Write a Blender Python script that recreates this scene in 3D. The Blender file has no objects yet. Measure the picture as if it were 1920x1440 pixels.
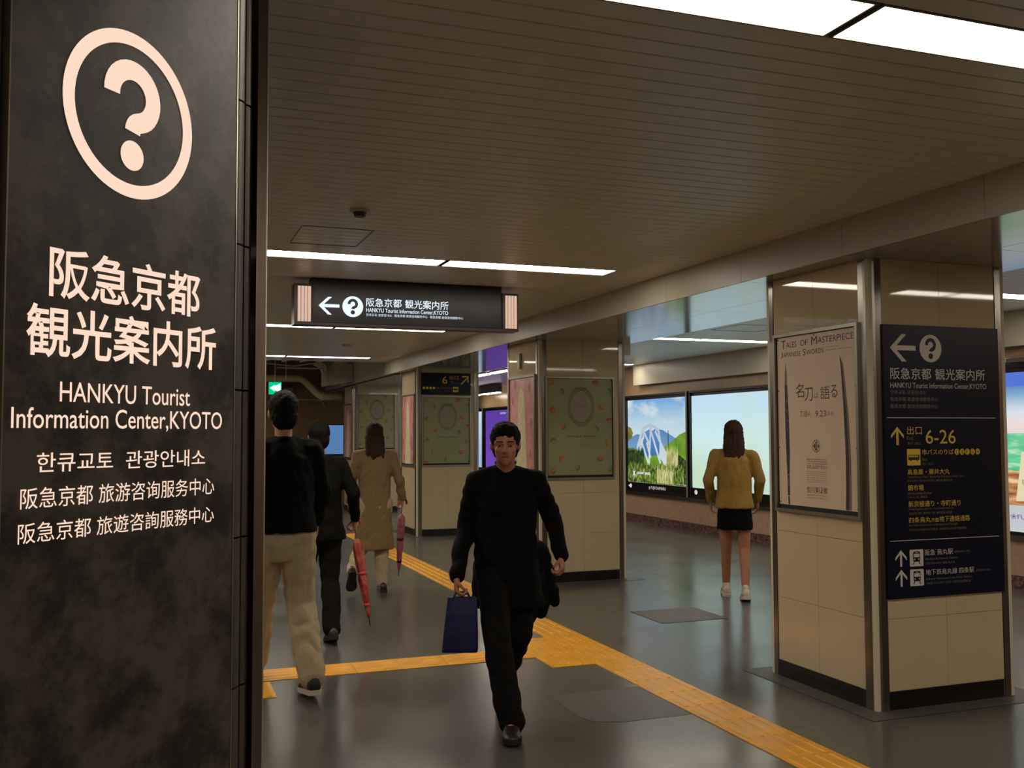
import bpy, math, random
import numpy as np
from mathutils import Vector, Matrix

random.seed(7)
rng = np.random.default_rng(7)
SC = bpy.context.scene
COL = SC.collection

# ------------------------------------------------------------------ camera
H = 1.5
F = 1845.0
Yc = Vector((284 - 960, 817 - 720, F)).normalized()
Xc = Vector((6010 - 960, 797 - 720, F))
Xc = (Xc - Yc * Xc.dot(Yc)).normalized()
Zc = Yc.cross(Xc)
if Zc.y > 0:
    Zc = -Zc
# world coordinates of the camera's right, up and back directions
right = Vector((Xc.x, Yc.x, Zc.x))
up = -Vector((Xc.y, Yc.y, Zc.y))
back = -Vector((Xc.z, Yc.z, Zc.z))
cam_data = bpy.data.cameras.new('camera')
cam_data.sensor_fit = 'HORIZONTAL'
cam_data.sensor_width = 36.0
cam_data.lens = F / 1920 * 36.0
cam_data.clip_start = 0.05
cam_data.clip_end = 100
cam = bpy.data.objects.new('camera', cam_data)
cam.matrix_world = Matrix(((right.x, up.x, back.x, 0), (right.y, up.y, back.y, 0),
                           (right.z, up.z, back.z, H), (0, 0, 0, 1)))
COL.objects.link(cam)
SC.camera = cam

# ------------------------------------------------------------------ light and exposure
LAMP = 19.0            # strength of the ceiling light diffusers
LAMP_COL = (1.0, 0.89, 0.74)
SC.view_settings.view_transform = 'Standard'
SC.view_settings.look = 'None'
SC.view_settings.gamma = 1.0
SC.view_settings.use_curve_mapping = False
SC.view_settings.exposure = 0.0
world = bpy.data.worlds.new('world')
SC.world = world
world.use_nodes = True
world.node_tree.nodes['Background'].inputs[0].default_value = (0.5, 0.45, 0.4, 1)
world.node_tree.nodes['Background'].inputs[1].default_value = 0.02

# ------------------------------------------------------------------ helpers
def lin(c):
    return tuple(((x / 255) / 12.92 if x / 255 <= 0.04045 else ((x / 255 + 0.055) / 1.055) ** 2.4) for x in c)

MATS = {}
def mat(name, col, rough=0.5, metal=0.0, noise=0.0, nscale=8.0, emit=None, estr=1.0, bump=0.0, bscale=60.0,
        coat=0.0, spec=0.5, stretch=None, rvar=0.0, col2=None, detail=6.0, nrough=0.5):
    if name in MATS:
        return MATS[name]
    m = bpy.data.materials.new(name)
    m.use_nodes = True
    nt = m.node_tree
    b = nt.nodes['Principled BSDF']
    c = lin(col)
    b.inputs['Base Color'].default_value = (*c, 1)
    b.inputs['Roughness'].default_value = rough
    b.inputs['Metallic'].default_value = metal
    b.inputs['Specular IOR Level'].default_value = spec
    b.inputs['Coat Weight'].default_value = coat
    b.inputs['Coat Roughness'].default_value = 0.03
    if noise or bump or rvar or col2:
        tc = nt.nodes.new('ShaderNodeTexCoord')
        mp = nt.nodes.new('ShaderNodeMapping')
        nt.links.new(tc.outputs['Object'], mp.inputs[0])
        if stretch:
            mp.inputs['Scale'].default_value = stretch
        n = nt.nodes.new('ShaderNodeTexNoise')
        n.inputs['Scale'].default_value = nscale
        n.inputs['Detail'].default_value = detail
        n.inputs['Roughness'].default_value = nrough
        nt.links.new(mp.outputs[0], n.inputs[0])
        if noise or col2:
            r = nt.nodes.new('ShaderNodeValToRGB')
            if col2:
                a, bb = c, lin(col2)
            else:
                a = tuple(max(0, x * (1 - noise)) for x in c)
                bb = tuple(min(1, x * (1 + noise)) for x in c)
            r.color_ramp.elements[0].position = 0.35
            r.color_ramp.elements[1].position = 0.65
            r.color_ramp.elements[0].color = (*a, 1)
            r.color_ramp.elements[1].color = (*bb, 1)
            nt.links.new(n.outputs[0], r.inputs[0])
            nt.links.new(r.outputs[0], b.inputs['Base Color'])
        if rvar:
            mr = nt.nodes.new('ShaderNodeMapRange')
            mr.inputs[1].default_value = 0.3
            mr.inputs[2].default_value = 0.7
            mr.inputs[3].default_value = max(0, rough - rvar)
            mr.inputs[4].default_value = rough + rvar
            nt.links.new(n.outputs[0], mr.inputs[0])
            nt.links.new(mr.outputs[0], b.inputs['Roughness'])
        if bump:
            n2 = nt.nodes.new('ShaderNodeTexNoise')
            n2.inputs['Scale'].default_value = bscale
            n2.inputs['Detail'].default_value = 4
            nt.links.new(mp.outputs[0], n2.inputs[0])
            bp = nt.nodes.new('ShaderNodeBump')
            bp.inputs['Strength'].default_value = bump
            bp.inputs['Distance'].default_value = 0.01
            nt.links.new(n2.outputs[0], bp.inputs['Height'])
            nt.links.new(bp.outputs[0], b.inputs['Normal'])
    if emit:
        b.inputs['Emission Color'].default_value = (*lin(emit), 1)
        b.inputs['Emission Strength'].default_value = estr
    MATS[name] = m
    return m

def lamp_mat(name, col, strength):
    m = bpy.data.materials.new(name)
    m.use_nodes = True
    nt = m.node_tree
    nt.nodes.clear()
    e = nt.nodes.new('ShaderNodeEmission')
    o = nt.nodes.new('ShaderNodeOutputMaterial')
    e.inputs[0].default_value = (*col, 1)
    e.inputs[1].default_value = strength
    nt.links.new(e.outputs[0], o.inputs[0])
    return m

def backlit(name, stops, strength=1.0, axis='Z', lo=0.0, hi=1.0, cloud=None, nscale=2.0, namt=0.0, stretch=None, ramp=None, detail=8):
    """translucent print lit from behind: colour stops along an axis of the picture, or along a noise"""
    if name in MATS:
        return MATS[name]
    m = bpy.data.materials.new(name)
    m.use_nodes = True
    nt = m.node_tree
    b = nt.nodes['Principled BSDF']
    b.inputs['Base Color'].default_value = (0.02, 0.02, 0.02, 1)
    b.inputs['Roughness'].default_value = 0.15
    b.inputs['Emission Strength'].default_value = strength
    tc = nt.nodes.new('ShaderNodeTexCoord')
    mp = nt.nodes.new('ShaderNodeMapping')
    if stretch:
        mp.inputs['Scale'].default_value = stretch
    nt.links.new(tc.outputs['Object'], mp.inputs[0])
    n = nt.nodes.new('ShaderNodeTexNoise')
    n.inputs['Scale'].default_value = nscale
    n.inputs['Detail'].default_value = detail
    nt.links.new(mp.outputs[0], n.inputs[0])
    r = nt.nodes.new('ShaderNodeValToRGB')
    els = r.color_ramp.elements
    while len(els) < len(stops):
        els.new(0.5)
    for e, (p, c) in zip(els, stops):
        e.position = p
        e.color = (*lin(c), 1)
    if axis == 'N':
        nt.links.new(n.outputs[0], r.inputs[0])
    else:
        s = nt.nodes.new('ShaderNodeSeparateXYZ')
        nt.links.new(tc.outputs['Object'], s.inputs[0])
        mr = nt.nodes.new('ShaderNodeMapRange')
        mr.inputs[1].default_value = lo
        mr.inputs[2].default_value = hi
        nt.links.new(s.outputs[axis], mr.inputs[0])
        nt.links.new(mr.outputs[0], r.inputs[0])
    out = r.outputs[0]
    if cloud:
        cr = nt.nodes.new('ShaderNodeValToRGB')
        cr.color_ramp.elements[0].position = 0.48
        cr.color_ramp.elements[1].position = 0.66
        nt.links.new(n.outputs[0], cr.inputs[0])
        mx = nt.nodes.new('ShaderNodeMix')
        mx.data_type = 'RGBA'
        nt.links.new(cr.outputs[0], mx.inputs[0])
        nt.links.new(out, mx.inputs[6])
        mx.inputs[7].default_value = (*lin(cloud), 1)
        out = mx.outputs[2]
    nt.links.new(out, b.inputs['Emission Color'])
    MATS[name] = m
    return m

def link(o, parent=None):
    COL.objects.link(o)
    if parent is not None:
        o.parent = parent
    return o

def mobj(name, verts, faces, m, parent=None, smooth=False, mesh=None):
    if mesh is None:
        mesh = bpy.data.meshes.new(name)
        mesh.from_pydata([tuple(v) for v in verts], [], faces)
        mesh.update()
        if m is not None:
            mesh.materials.append(m)
        if smooth:
            mesh.polygons.foreach_set('use_smooth', [True] * len(mesh.polygons))
    o = bpy.data.objects.new(name, mesh)
    return link(o, parent)

class MB:
    def __init__(s):
        s.v, s.f = [], []
    def add(s, vs, fs):
        n = len(s.v)
        s.v += [tuple(v) for v in vs]
        s.f += [tuple(i + n for i in f) for f in fs]
        return s
    def box(s, x0, x1, y0, y1, z0, z1):
        vs = [(x, y, z) for z in (z0, z1) for y in (y0, y1) for x in (x0, x1)]
        return s.add(vs, [(0, 2, 3, 1), (4, 5, 7, 6), (0, 1, 5, 4), (2, 6, 7, 3), (0, 4, 6, 2), (1, 3, 7, 5)])
    def cbox(s, x0, x1, y0, y1, z0, z1, c):
        """box whose lower face is chamfered by c"""
        vs = [(x0 + c, y0 + c, z0), (x1 - c, y0 + c, z0), (x1 - c, y1 - c, z0), (x0 + c, y1 - c, z0),
              (x0, y0, z0 + c), (x1, y0, z0 + c), (x1, y1, z0 + c), (x0, y1, z0 + c),
              (x0, y0, z1), (x1, y0, z1), (x1, y1, z1), (x0, y1, z1)]
        fs = [(3, 2, 1, 0), (8, 9, 10, 11)]
        for a in (0, 4):
            for i in range(4):
                j = (i + 1) % 4
                fs.append((a + i, a + j, a + 4 + j, a + 4 + i))
        return s.add(vs, fs)
    def prism(s, poly, fn, h0, h1):
        n = len(poly)
        vs = [fn(p[0], p[1], h0) for p in poly] + [fn(p[0], p[1], h1) for p in poly]
        fs = [tuple(range(n))[::-1], tuple(range(n, 2 * n))]
        fs += [(i, (i + 1) % n, n + (i + 1) % n, n + i) for i in range(n)]
        return s.add(vs, fs)
    def loft(s, rings, cap=True):
        n = len(rings[0])
        base = len(s.v)
        for r in rings:
            s.v += [tuple(p) for p in r]
        for k in range(len(rings) - 1):
            for i in range(n):
                a, b = base + k * n + i, base + k * n + (i + 1) % n
                s.f.append((a, b, b + n, a + n))
        if cap:
            s.f.append(tuple(base + i for i in range(n))[::-1])
            s.f.append(tuple(base + (len(rings) - 1) * n + i for i in range(n)))
        return s
    def tube(s, pts, r, n=8):
        pts = [Vector(p) for p in pts]
        rs = r if isinstance(r, (list, tuple)) else [r] * len(pts)
        rings = []
        prev = None
        for i, p in enumerate(pts):
            t = (pts[min(i + 1, len(pts) - 1)] - pts[max(i - 1, 0)]).normalized()
            a = prev if prev is not None else (Vector((0, 0, 1)) if abs(t.z) < 0.9 else Vector((1, 0, 0)))
            a = (a - t * a.dot(t))
            a.normalize()
            prev = a
            b = t.cross(a)
            rings.append([p + (a * math.cos(q) + b * math.sin(q)) * rs[i] for q in [2 * math.pi * k / n for k in range(n)]])
        return s.loft(rings)
    def capsule(s, a, b, ra, rb, n=12):
        a, b = Vector(a), Vector(b)
        t = (b - a)
        L = t.length
        t = t / L if L > 1e-6 else Vector((0, 0, 1))
        pts, rs = [], []
        for k in (5, 4, 3, 2, 1):
            q = math.pi / 2 * k / 5.3
            pts.append(a - t * ra * math.sin(q)); rs.append(ra * math.cos(q))
        pts.append(a); rs.append(ra)
        pts.append(b); rs.append(rb)
        for k in (1, 2, 3, 4, 5):
            q = math.pi / 2 * k / 5.3
            pts.append(b + t * rb * math.sin(q)); rs.append(rb * math.cos(q))
        u = Vector((0, 0, 1)) if abs(t.z) < 0.9 else Vector((1, 0, 0))
        u = (u - t * u.dot(t)).normalized()
        w = t.cross(u)
        rings = [[p + (u * math.cos(q) + w * math.sin(q)) * r for q in [2 * math.pi * k / n for k in range(n)]]
                 for p, r in zip(pts, rs)]
        return s.loft(rings)
    def ellipsoid(s, c, ax, n=16, m=10):
        """ax: three vectors (half axes)"""
        c = Vector(c)
        rings = []
        for k in range(1, m):
            q = math.pi * k / m
            rings.append([c + ax[0] * (math.sin(q) * math.cos(w)) + ax[1] * (math.sin(q) * math.sin(w)) - ax[2] * math.cos(q)
                          for w in [2 * math.pi * i / n for i in range(n)]])
        return s.loft(rings)
    def build(s, name, m, parent=None, smooth=False):
        return mobj(name, s.v, s.f, m, parent, smooth)

def tag(o, label=None, cat=None, group=None, kind=None):
    if label: o['label'] = label
    if cat: o['category'] = cat
    if group: o['group'] = group
    if kind: o['kind'] = kind
    return o

def thing(name, label, cat, loc=(0, 0, 0), group=None):
    o = bpy.data.objects.new(name, None)
    o.empty_display_size = 0.1
    o.location = loc
    COL.objects.link(o)
    PIVOT[o.name] = Vector(loc)
    return tag(o, label, cat, group)
PIVOT = {}

def settle():
    """children were modelled in world coordinates: keep them there under the moved parents"""
    for o in list(COL.objects):
        if o.parent is not None and o.get('_done') is None:
            top = o.parent
            off = Vector((0, 0, 0))
            while top is not None:
                if top.name in PIVOT:
                    off = PIVOT[top.name]
                top = top.parent
            if o.parent.name in PIVOT:
                o.location = o.location - off

class Fr:
    """a vertical plane: a runs to the viewer's right, b up, off towards the viewer"""
    def __init__(s, o, u):
        s.o, s.u = Vector(o), Vector(u).normalized()
        s.n = s.u.cross(Vector((0, 0, 1)))
    def p(s, a, b, off=0.0):
        return s.o + s.u * a + Vector((0, 0, b)) + s.n * off
    def poly(s, pts, off, m, name, parent):
        return mobj(name, [s.p(a, b, off) for a, b in pts], [tuple(range(len(pts)))], m, parent)
    def polys(s, lst, off, m, name, parent):
        mb = MB()
        for k, pts in enumerate(lst):
            mb.add([s.p(a, b, off + 0.00005 * (k % 3)) for a, b in pts], [tuple(range(len(pts)))])
        return mb.build(name, m, parent)
    def slab(s, a0, a1, b0, b1, o0, o1, m, name, parent):
        mb = MB().prism([(a0, b0), (a1, b0), (a1, b1), (a0, b1)], s.p, o0, o1)
        return mb.build(name, m, parent)
    def frame(s, a0, a1, b0, b1, w, o0, o1, m, name, parent):
        mb = MB()
        for q in ((a0, a0 + w, b0, b1), (a1 - w, a1, b0, b1), (a0 + w, a1 - w, b0, b0 + w), (a0 + w, a1 - w, b1 - w, b1)):
            mb.prism([(q[0], q[2]), (q[1], q[2]), (q[1], q[3]), (q[0], q[3])], s.p, o0, o1)
        return mb.build(name, m, parent)

def oval(cx, cy, rx, ry, n=32, a0=0):
    return [(cx + rx * math.cos(a0 + 2 * math.pi * k / n), cy + ry * math.sin(a0 + 2 * math.pi * k / n)) for k in range(n)]

def ring_obj(fr, cx, cy, r0, r1, off, m, name, parent, n=64, ry=1.0, thick=0.0):
    a, b = oval(cx, cy, r1, r1 * ry, n), oval(cx, cy, r0, r0 * ry, n)
    vs = [fr.p(*q, off) for q in a] + [fr.p(*q, off) for q in b]
    fs = [(i, (i + 1) % n, n + (i + 1) % n, n + i) for i in range(n)]
    return mobj(name, vs, fs, m, parent)

TXT = {}
def text(fr, body, a0, a1, b0, b1, m, off, parent, bold=0.0, name='lettering', res=3, keep=False, shear=0.0):
    key = (body, bold, res, shear)
    if key not in TXT:
        c = bpy.data.curves.new('txt', 'FONT')
        c.body = body
        c.resolution_u = res
        c.offset = bold
        c.shear = shear
        o = bpy.data.objects.new('txt', c)
        COL.objects.link(o)
        me = bpy.data.meshes.new_from_object(o)
        v = np.empty(len(me.vertices) * 3)
        me.vertices.foreach_get('co', v)
        TXT[key] = (v.reshape(-1, 3), [tuple(p.vertices) for p in me.polygons])
        bpy.data.objects.remove(o)
        bpy.data.curves.remove(c)
        bpy.data.meshes.remove(me)
    v, f = TXT[key]
    if not len(v):
        return None
    x0, x1, y0, y1 = v[:, 0].min(), v[:, 0].max(), v[:, 1].min(), v[:, 1].max()
    sx, sy = (a1 - a0) / (x1 - x0), (b1 - b0) / (y1 - y0)
    vs = [fr.p(a0 + (p[0] - x0) * sx, b0 + (p[1] - y0) * sy, off) for p in v]
    return mobj(name, vs, f, m, parent)

ARW = [(0, .5), (.45, 1), (.64, 1), (.26, .59), (1, .59), (1, .41), (.26, .41), (.64, 0), (.45, 0)]
def arrow_left(fr, a0, a1, b0, b1, off, m, parent):
    return fr.poly([(a0 + (a1 - a0) * x, b0 + (b1 - b0) * y) for x, y in ARW], off, m, 'arrow', parent)
def arrow_up(fr, a0, a1, b0, b1, off, m, parent):
    return fr.poly([(a0 + (a1 - a0) * y, b1 - (b1 - b0) * x) for x, y in ARW], off, m, 'arrow', parent)
def rrect(a0, a1, b0, b1, r, n=4):
    pts = []
    for cx, cy, q in ((a1 - r, b1 - r, 0), (a0 + r, b1 - r, 1), (a0 + r, b0 + r, 2), (a1 - r, b0 + r, 3)):
        for k in range(n + 1):
            t = math.pi / 2 * (q + k / n)
            pts.append((cx + r * math.cos(t), cy + r * math.sin(t)))
    return pts

# ------------------------------------------------------------------ materials
M_ceil = mat('painted_slat', (216, 210, 194), 0.36, noise=0.03, spec=0.5)
M_ceil_dark = mat('slat_joint', (38, 34, 30), 0.8)
M_beam = mat('beam_panel_paint', (184, 176, 160), 0.36, noise=0.02, spec=0.5)
M_soffit = mat('soffit_enamel', (150, 150, 142), 0.13, noise=0.03, spec=0.75)
M_floor = mat('grey_resin_floor', (84, 82, 76), 0.23, noise=0.06, nscale=1.3, rvar=0.05, bump=0.03, bscale=1.6, detail=1.5, spec=0.5)
M_plate = mat('dark_floor_plate', (74, 66, 60), 0.5, noise=0.12, nscale=30, rvar=0.08)
M_tile = mat('glazed_cream_tile', (196, 178, 146), 0.035, noise=0.02, nscale=3, spec=0.45)
M_grout = mat('pale_grout', (205, 195, 170), 0.8)
M_steel = mat('brushed_steel', (138, 133, 126), 0.24, metal=1.0, noise=0.08, nscale=90, stretch=(1, 1, 0.03))
M_black = mat('black_kick_tile', (14, 14, 12), 0.25)
M_alu = mat('aluminium_frame', (150, 146, 134), 0.35, metal=0.8)
M_yellow = mat('yellow_tactile', (224, 158, 26), 0.35, noise=0.10, nscale=6, spec=0.6, rvar=0.1)
M_stone = mat('mottled_charcoal_stone', (34, 32, 28), 0.5, col2=(78, 72, 64), nscale=6.5, detail=14, spec=0.3, nrough=.72)
for e_, p_ in zip([n_ for n_ in M_stone.node_tree.nodes if n_.bl_idname == 'ShaderNodeValToRGB'][0].color_ramp.elements, (.43, .58)):
    e_.position = p_
M_rib = mat('charcoal_tile', (66, 62, 58), 0.5, noise=0.15, nscale=30)
M_void = mat('near_black', (8, 7, 6), 0.7)
M_letter = lamp_mat('lit_cream_letter', lin((255, 221, 198)), 1.0)
M_white_glow = lamp_mat('lit_white_print', lin((226, 240, 255)), 1.15)
M_navy = mat('navy_sign_face', (14, 18, 38), 0.35, spec=0.22)
M_sign_white = mat('white_vinyl', (205, 198, 190), 0.5)
M_sign_grey = mat('grey_vinyl', (122, 118, 120), 0.5)
M_sign_yellow = mat('yellow_vinyl', (222, 186, 62), 0.5)
M_sign_dim = mat('dim_yellow_vinyl', (130, 112, 72), 0.5)
M_dark_print = mat('dark_print', (46, 36, 40), 0.6)
M_ink = mat('brown_ink', (72, 60, 50), 0.7)
M_paper = mat('cream_paper', (212, 190, 166), 0.45, noise=0.02, nscale=2)
M_screw = mat('dark_screw', (40, 32, 28), 0.4, metal=0.6)
M_lamp = lamp_mat('light_diffuser', LAMP_COL, LAMP)
M_house = mat('lamp_housing', (120, 110, 96), 0.4)
M_wallb = mat('brown_wall', (116, 88, 56), 0.6, noise=0.1)
M_warm = mat('warm_beige_wall', (176, 146, 112), 0.25, noise=0.03, spec=0.5)
M_granite = mat('pink_granite', (178, 148, 124), 0.3, noise=0.08, nscale=14)
M_redgran = mat('red_granite', (52, 28, 26), 0.25, col2=(128, 96, 88), nscale=34, detail=10)
M_pipe = mat('painted_pipe', (176, 160, 128), 0.5, noise=0.05)
M_duct = mat('duct_sheet', (190, 176, 150), 0.5)

# ================================================================== SETTING
ZC, ZB = 2.668, 2.465
XB = 3.52            # face of the beam
LIGHT_Y = [-6.10, -1.94, 2.235, 6.41, 10.66, 14.80]
LW = 0.118           # half width of a light strip

# floor
tag(MB().box(-4.8, 8.1, -7.0, 30.0, -0.12, 0.0).build('floor', M_floor), kind='structure')

# walls
tag(MB().box(-4.9, -4.8, -7.0, 22.1, 0, 3.3).build('wall_left', M_warm), kind='structure')
tag(MB().box(-4.9, 8.4, -7.1, -7.0, 0, 3.3).build('wall_back', M_warm), kind='structure')
wf = tag(MB().box(-4.8, 4.75, 22.0, 22.1, 0, 3.3).build('wall_front', M_wallb), kind='structure')
tag(MB().box(4.75, 8.4, 30.0, 30.1, 0, 3.3).build('wall_end', M_warm), kind='structure')
tag(MB().box(4.70, 4.78, 21.0, 30.0, 0, 3.3).build('wall_side', M_warm), kind='structure')
# raised dark slab over the open service zone and the closing pieces
tag(MB().box(-4.8, 4.75, 15.66, 22.0, 3.2, 3.3).build('ceiling_service', mat('service_slab', (70, 62, 50), 0.9)), kind='structure')
tag(MB().box(-4.8, 3.62, 15.60, 15.66, ZC + 0.02, 3.2).build('trim_1', M_ceil), kind='structure')

# main slatted ceiling: a backing slab with one slat per visible lath
ceil = MB()
ceil.box(-4.8, XB + 0.02, -7.0, 15.6, ZC + 0.012, ZC + 0.09)
ceil = tag(ceil.build('ceiling', M_ceil_dark), kind='structure')
PIT = 0.0985
slat_me = {}
def slat(x0, x1, y, parent, w=PIT - 0.006):
    k = (round(x0, 3), round(x1, 3), round(w, 4))
    if k not in slat_me:
        mb = MB().cbox(0, x1 - x0, 0, w, 0, 0.012, 0.002)
        o = mb.build('slat', M_ceil, parent)
        slat_me[k] = o.data
    else:
        o = bpy.data.objects.new('slat', slat_me[k])
        link(o, parent)
    o.location = (x0, y, ZC)
    return o
edges = [-7.0] + LIGHT_Y + [15.6]
for i in range(len(edges) - 1):
    y0 = edges[i] + (LW if i else 0)
    y1 = edges[i + 1] - (LW if i + 1 < len(edges) - 1 else 0)
    n = round((y1 - y0) / PIT)
    for k in range(n):
        p = (y1 - y0) / n
        slat(-4.8, XB, y0 + k * p + 0.003, ceil, w=round(p - 0.006, 4))
for y in LIGHT_Y:   # plain filler boards beyond the ends of the light rows
    slat(3.112, XB, y - LW + 0.002, ceil, w=2 * LW - 0.004)
    slat(-4.8, -3.16, y - LW + 0.002, ceil, w=2 * LW - 0.004)

# side ceiling over the advert corridor
ceil2 = tag(MB().box(4.8, 8.1, -7.0, 30.0, ZC + 0.012, ZC + 0.09).build('ceiling', M_ceil_dark), kind='structure')
SIDE_Y = [-1.94, 2.235, 6.41, 10.66, 14.86]
edges = [1.2, 2.235, 6.41, 10.66, 14.86, 17.2]
for i in range(len(edges) - 1):
    y0 = edges[i] + (LW if i else 0)
    y1 = edges[i + 1] - (LW if i + 1 < len(edges) - 1 else 0)
    n = round((y1 - y0) / PIT)
    for k in range(n):
        p = (y1 - y0) / n
        slat(4.81, 8.0, y0 + k * p + 0.003, ceil2, w=round(p - 0.006, 4))
MB().box(4.81, 8.0, 17.2, 29.9, ZC, ZC + 0.012).build('panel', M_ceil, ceil2)
MB().box(4.81, 8.0, -6.9, 1.2, ZC, ZC + 0.012).build('panel', M_ceil, ceil2)
for y in LIGHT_Y[2:]:
    slat(4.81, 5.1, y - LW + 0.002, ceil2, w=2 * LW - 0.004)
    slat(7.61, 8.0, y - LW + 0.002, ceil2, w=2 * LW - 0.004)

# beam face: separate metal panels along the row of pillars
beam = tag(MB().box(XB + 0.012, XB + 0.05, -7.0, 15.57, ZB + 0.002, ZC + 0.4).build('trim_2', M_beam), kind='structure')
y = 4.376 - 0.98 * 11
pm = None
while y < 15.5:
    y1 = min(y + 0.98, 15.57)
    MB().box(XB, XB + 0.012, max(y, -6.99) + 0.0015, y1 - 0.0015, ZB, ZC + 0.011).build('panel', M_beam, beam)
    y = y1
# set-back continuation of the beam past the step
tag(MB().box(3.61, 3.70, 15.57, 22.0, 2.49, 3.2).build('trim_3', M_beam), kind='structure')
tag(MB().box(3.57, 3.69, 15.53, 15.57, ZB + 0.003, ZC + 0.3).build('trim_4', M_beam), kind='structure')

# enamelled soffit panels between the beam and the side ceiling
soff = tag(MB().box(XB + 0.05, 4.78, -7.0, 15.56, ZB + 0.012, ZB + 0.10).box(3.72, 4.78, 15.56, 22.0, ZB + 0.012, ZB + 0.10).build('ceiling', M_ceil_dark), kind='structure')
y = 6.72 - 1.385 * 9
while y < 21.9:
    y1 = min(y + 1.385, 22.0)
    for x0, x1 in ((XB + 0.015, 4.148), (4.152, 4.79)):
        MB().box(x0 if y < 14.5 else max(x0, 3.705), x1, max(y, -6.99) + 0.002, y1 - 0.002, ZB, ZB + 0.012).build('panel', M_soffit, soff)
    y = y1
tag(MB().box(4.78, 4.80, -7.0, 22.0, ZB + 0.002, ZC + 0.05).build('trim_5', M_beam), kind='structure')

# ------------------------------------------------------------------ ceiling lights
row_name = {2: 'nearest light row', 3: 'second light row, just before the hanging sign', 4: 'third light row, beyond the hanging sign', 5: 'farthest light row'}
lamp_me = {}
def ceiling_light(x0, x1, yc, label, group=None, hw=LW - 0.008, along='X'):
    t = thing('ceiling_light', label, 'ceiling light', ((x0 + x1) / 2, yc, ZC), group)
    L = x1 - x0
    key = round(L, 3)
    if key not in lamp_me:
        mb = MB()
        w = 0.008
        mb.box(-L / 2, L / 2, -hw - w + .001, -hw, -0.002, 0.011).box(-L / 2, L / 2, hw, hw + w - .001, -0.002, 0.011)
        mb.box(-L / 2, -L / 2 + w, -hw, hw, -0.002, 0.011).box(L / 2 - w, L / 2, -hw, hw, -0.002, 0.011)
        a = mb.build('housing', M_house, t)
        b = MB().box(-L / 2 + w, L / 2 - w, -hw, hw, 0.001, 0.006).build('diffuser', M_lamp, t)
        lamp_me[key] = (a.data, b.data)
        for q in (a, b): q['_done'] = 1
    else:
        for nm, me in zip(('housing', 'diffuser'), lamp_me[key]):
            q = link(bpy.data.objects.new(nm, me), t)
            q['_done'] = 1
    return t
MODX = [(-3.15, -1.91), (-1.895, -0.655), (-0.64, 0.605), (0.62, 1.843), (1.862, 3.108)]
pos = ['far left', 'left', 'middle left', 'middle', 'right-hand']
for r, y in enumerate(LIGHT_Y):
    for c, (x0, x1) in enumerate(MODX):
        if r < 2:
            ceiling_light(x0, x1, y, 'recessed ceiling light in the rows behind the camera', 'ceiling lights behind the camera')
        elif c < 3:
            ceiling_light(x0, x1, y, 'recessed ceiling light hidden behind the black sign pillar', 'ceiling lights behind the sign pillar')
        else:
            side = 'right-hand' if c == 4 else 'left-hand'
            ceiling_light(x0, x1, y, f'{side} glowing panel of the {row_name[r]}')
SR = {2.235: 'side row nearest the camera', 6.41: 'side row seen right of the blue sign pillar', 10.66: 'side row seen above the wall adverts', 14.86: 'farthest side row, right of the macaron poster pillar'}
for y in SIDE_Y[1:]:
    for c, (x0, x1) in enumerate(((5.11, 6.345), (6.36, 7.6))):
        ceiling_light(x0, x1, y, f"{['left-hand', 'right-hand'][c]} glowing panel of the {SR[y]}")
# lamps along the far corridor, plus added fill lights and stand-ins for reflections
for (x, y0, y1, z, lab) in ((5.89, 16.25, 17.15, ZC, 'nearer lengthwise tube light on the far side ceiling'),
                            (5.89, 17.35, 18.35, ZC, 'farther lengthwise tube light on the far side ceiling'),
                            (0.6, 16.6, 17.9, 2.62, 'added fill light over the open far zone, unseen behind the sign pillar'),  # this and the next are added out of view to brighten the far end
                            (0.9, 18.4, 19.7, 2.62, 'second added fill light over the open far zone, unseen behind the sign pillar'),
                            (7.45, 21.2, 22.4, 2.50, 'nearer glowing bar standing in for a lamp reflection on the far warm wall'),  # last two are built in place of lamp reflections in the glossy wall
                            (7.45, 22.7, 23.6, 2.50, 'farther glowing bar standing in for a lamp reflection on the far warm wall')):
    t = thing('tube_light', lab, 'ceiling light', (x, (y0 + y1) / 2, z))
    hw_ = .06 if x > 2 else .20  # the added fill lights are wider, to give the far zone more light
    MB().box(x - hw_, x + hw_, y0, y1, z - .03, z + (0.0 if z == ZC else (0.58 if x < 2 else 0.168))).build('housing', M_house, t)
    MB().box(x - hw_ + .01, x + hw_ - .01, y0 + .02, y1 - .02, z - .05, z - .03).build('diffuser', M_lamp, t)

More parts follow.
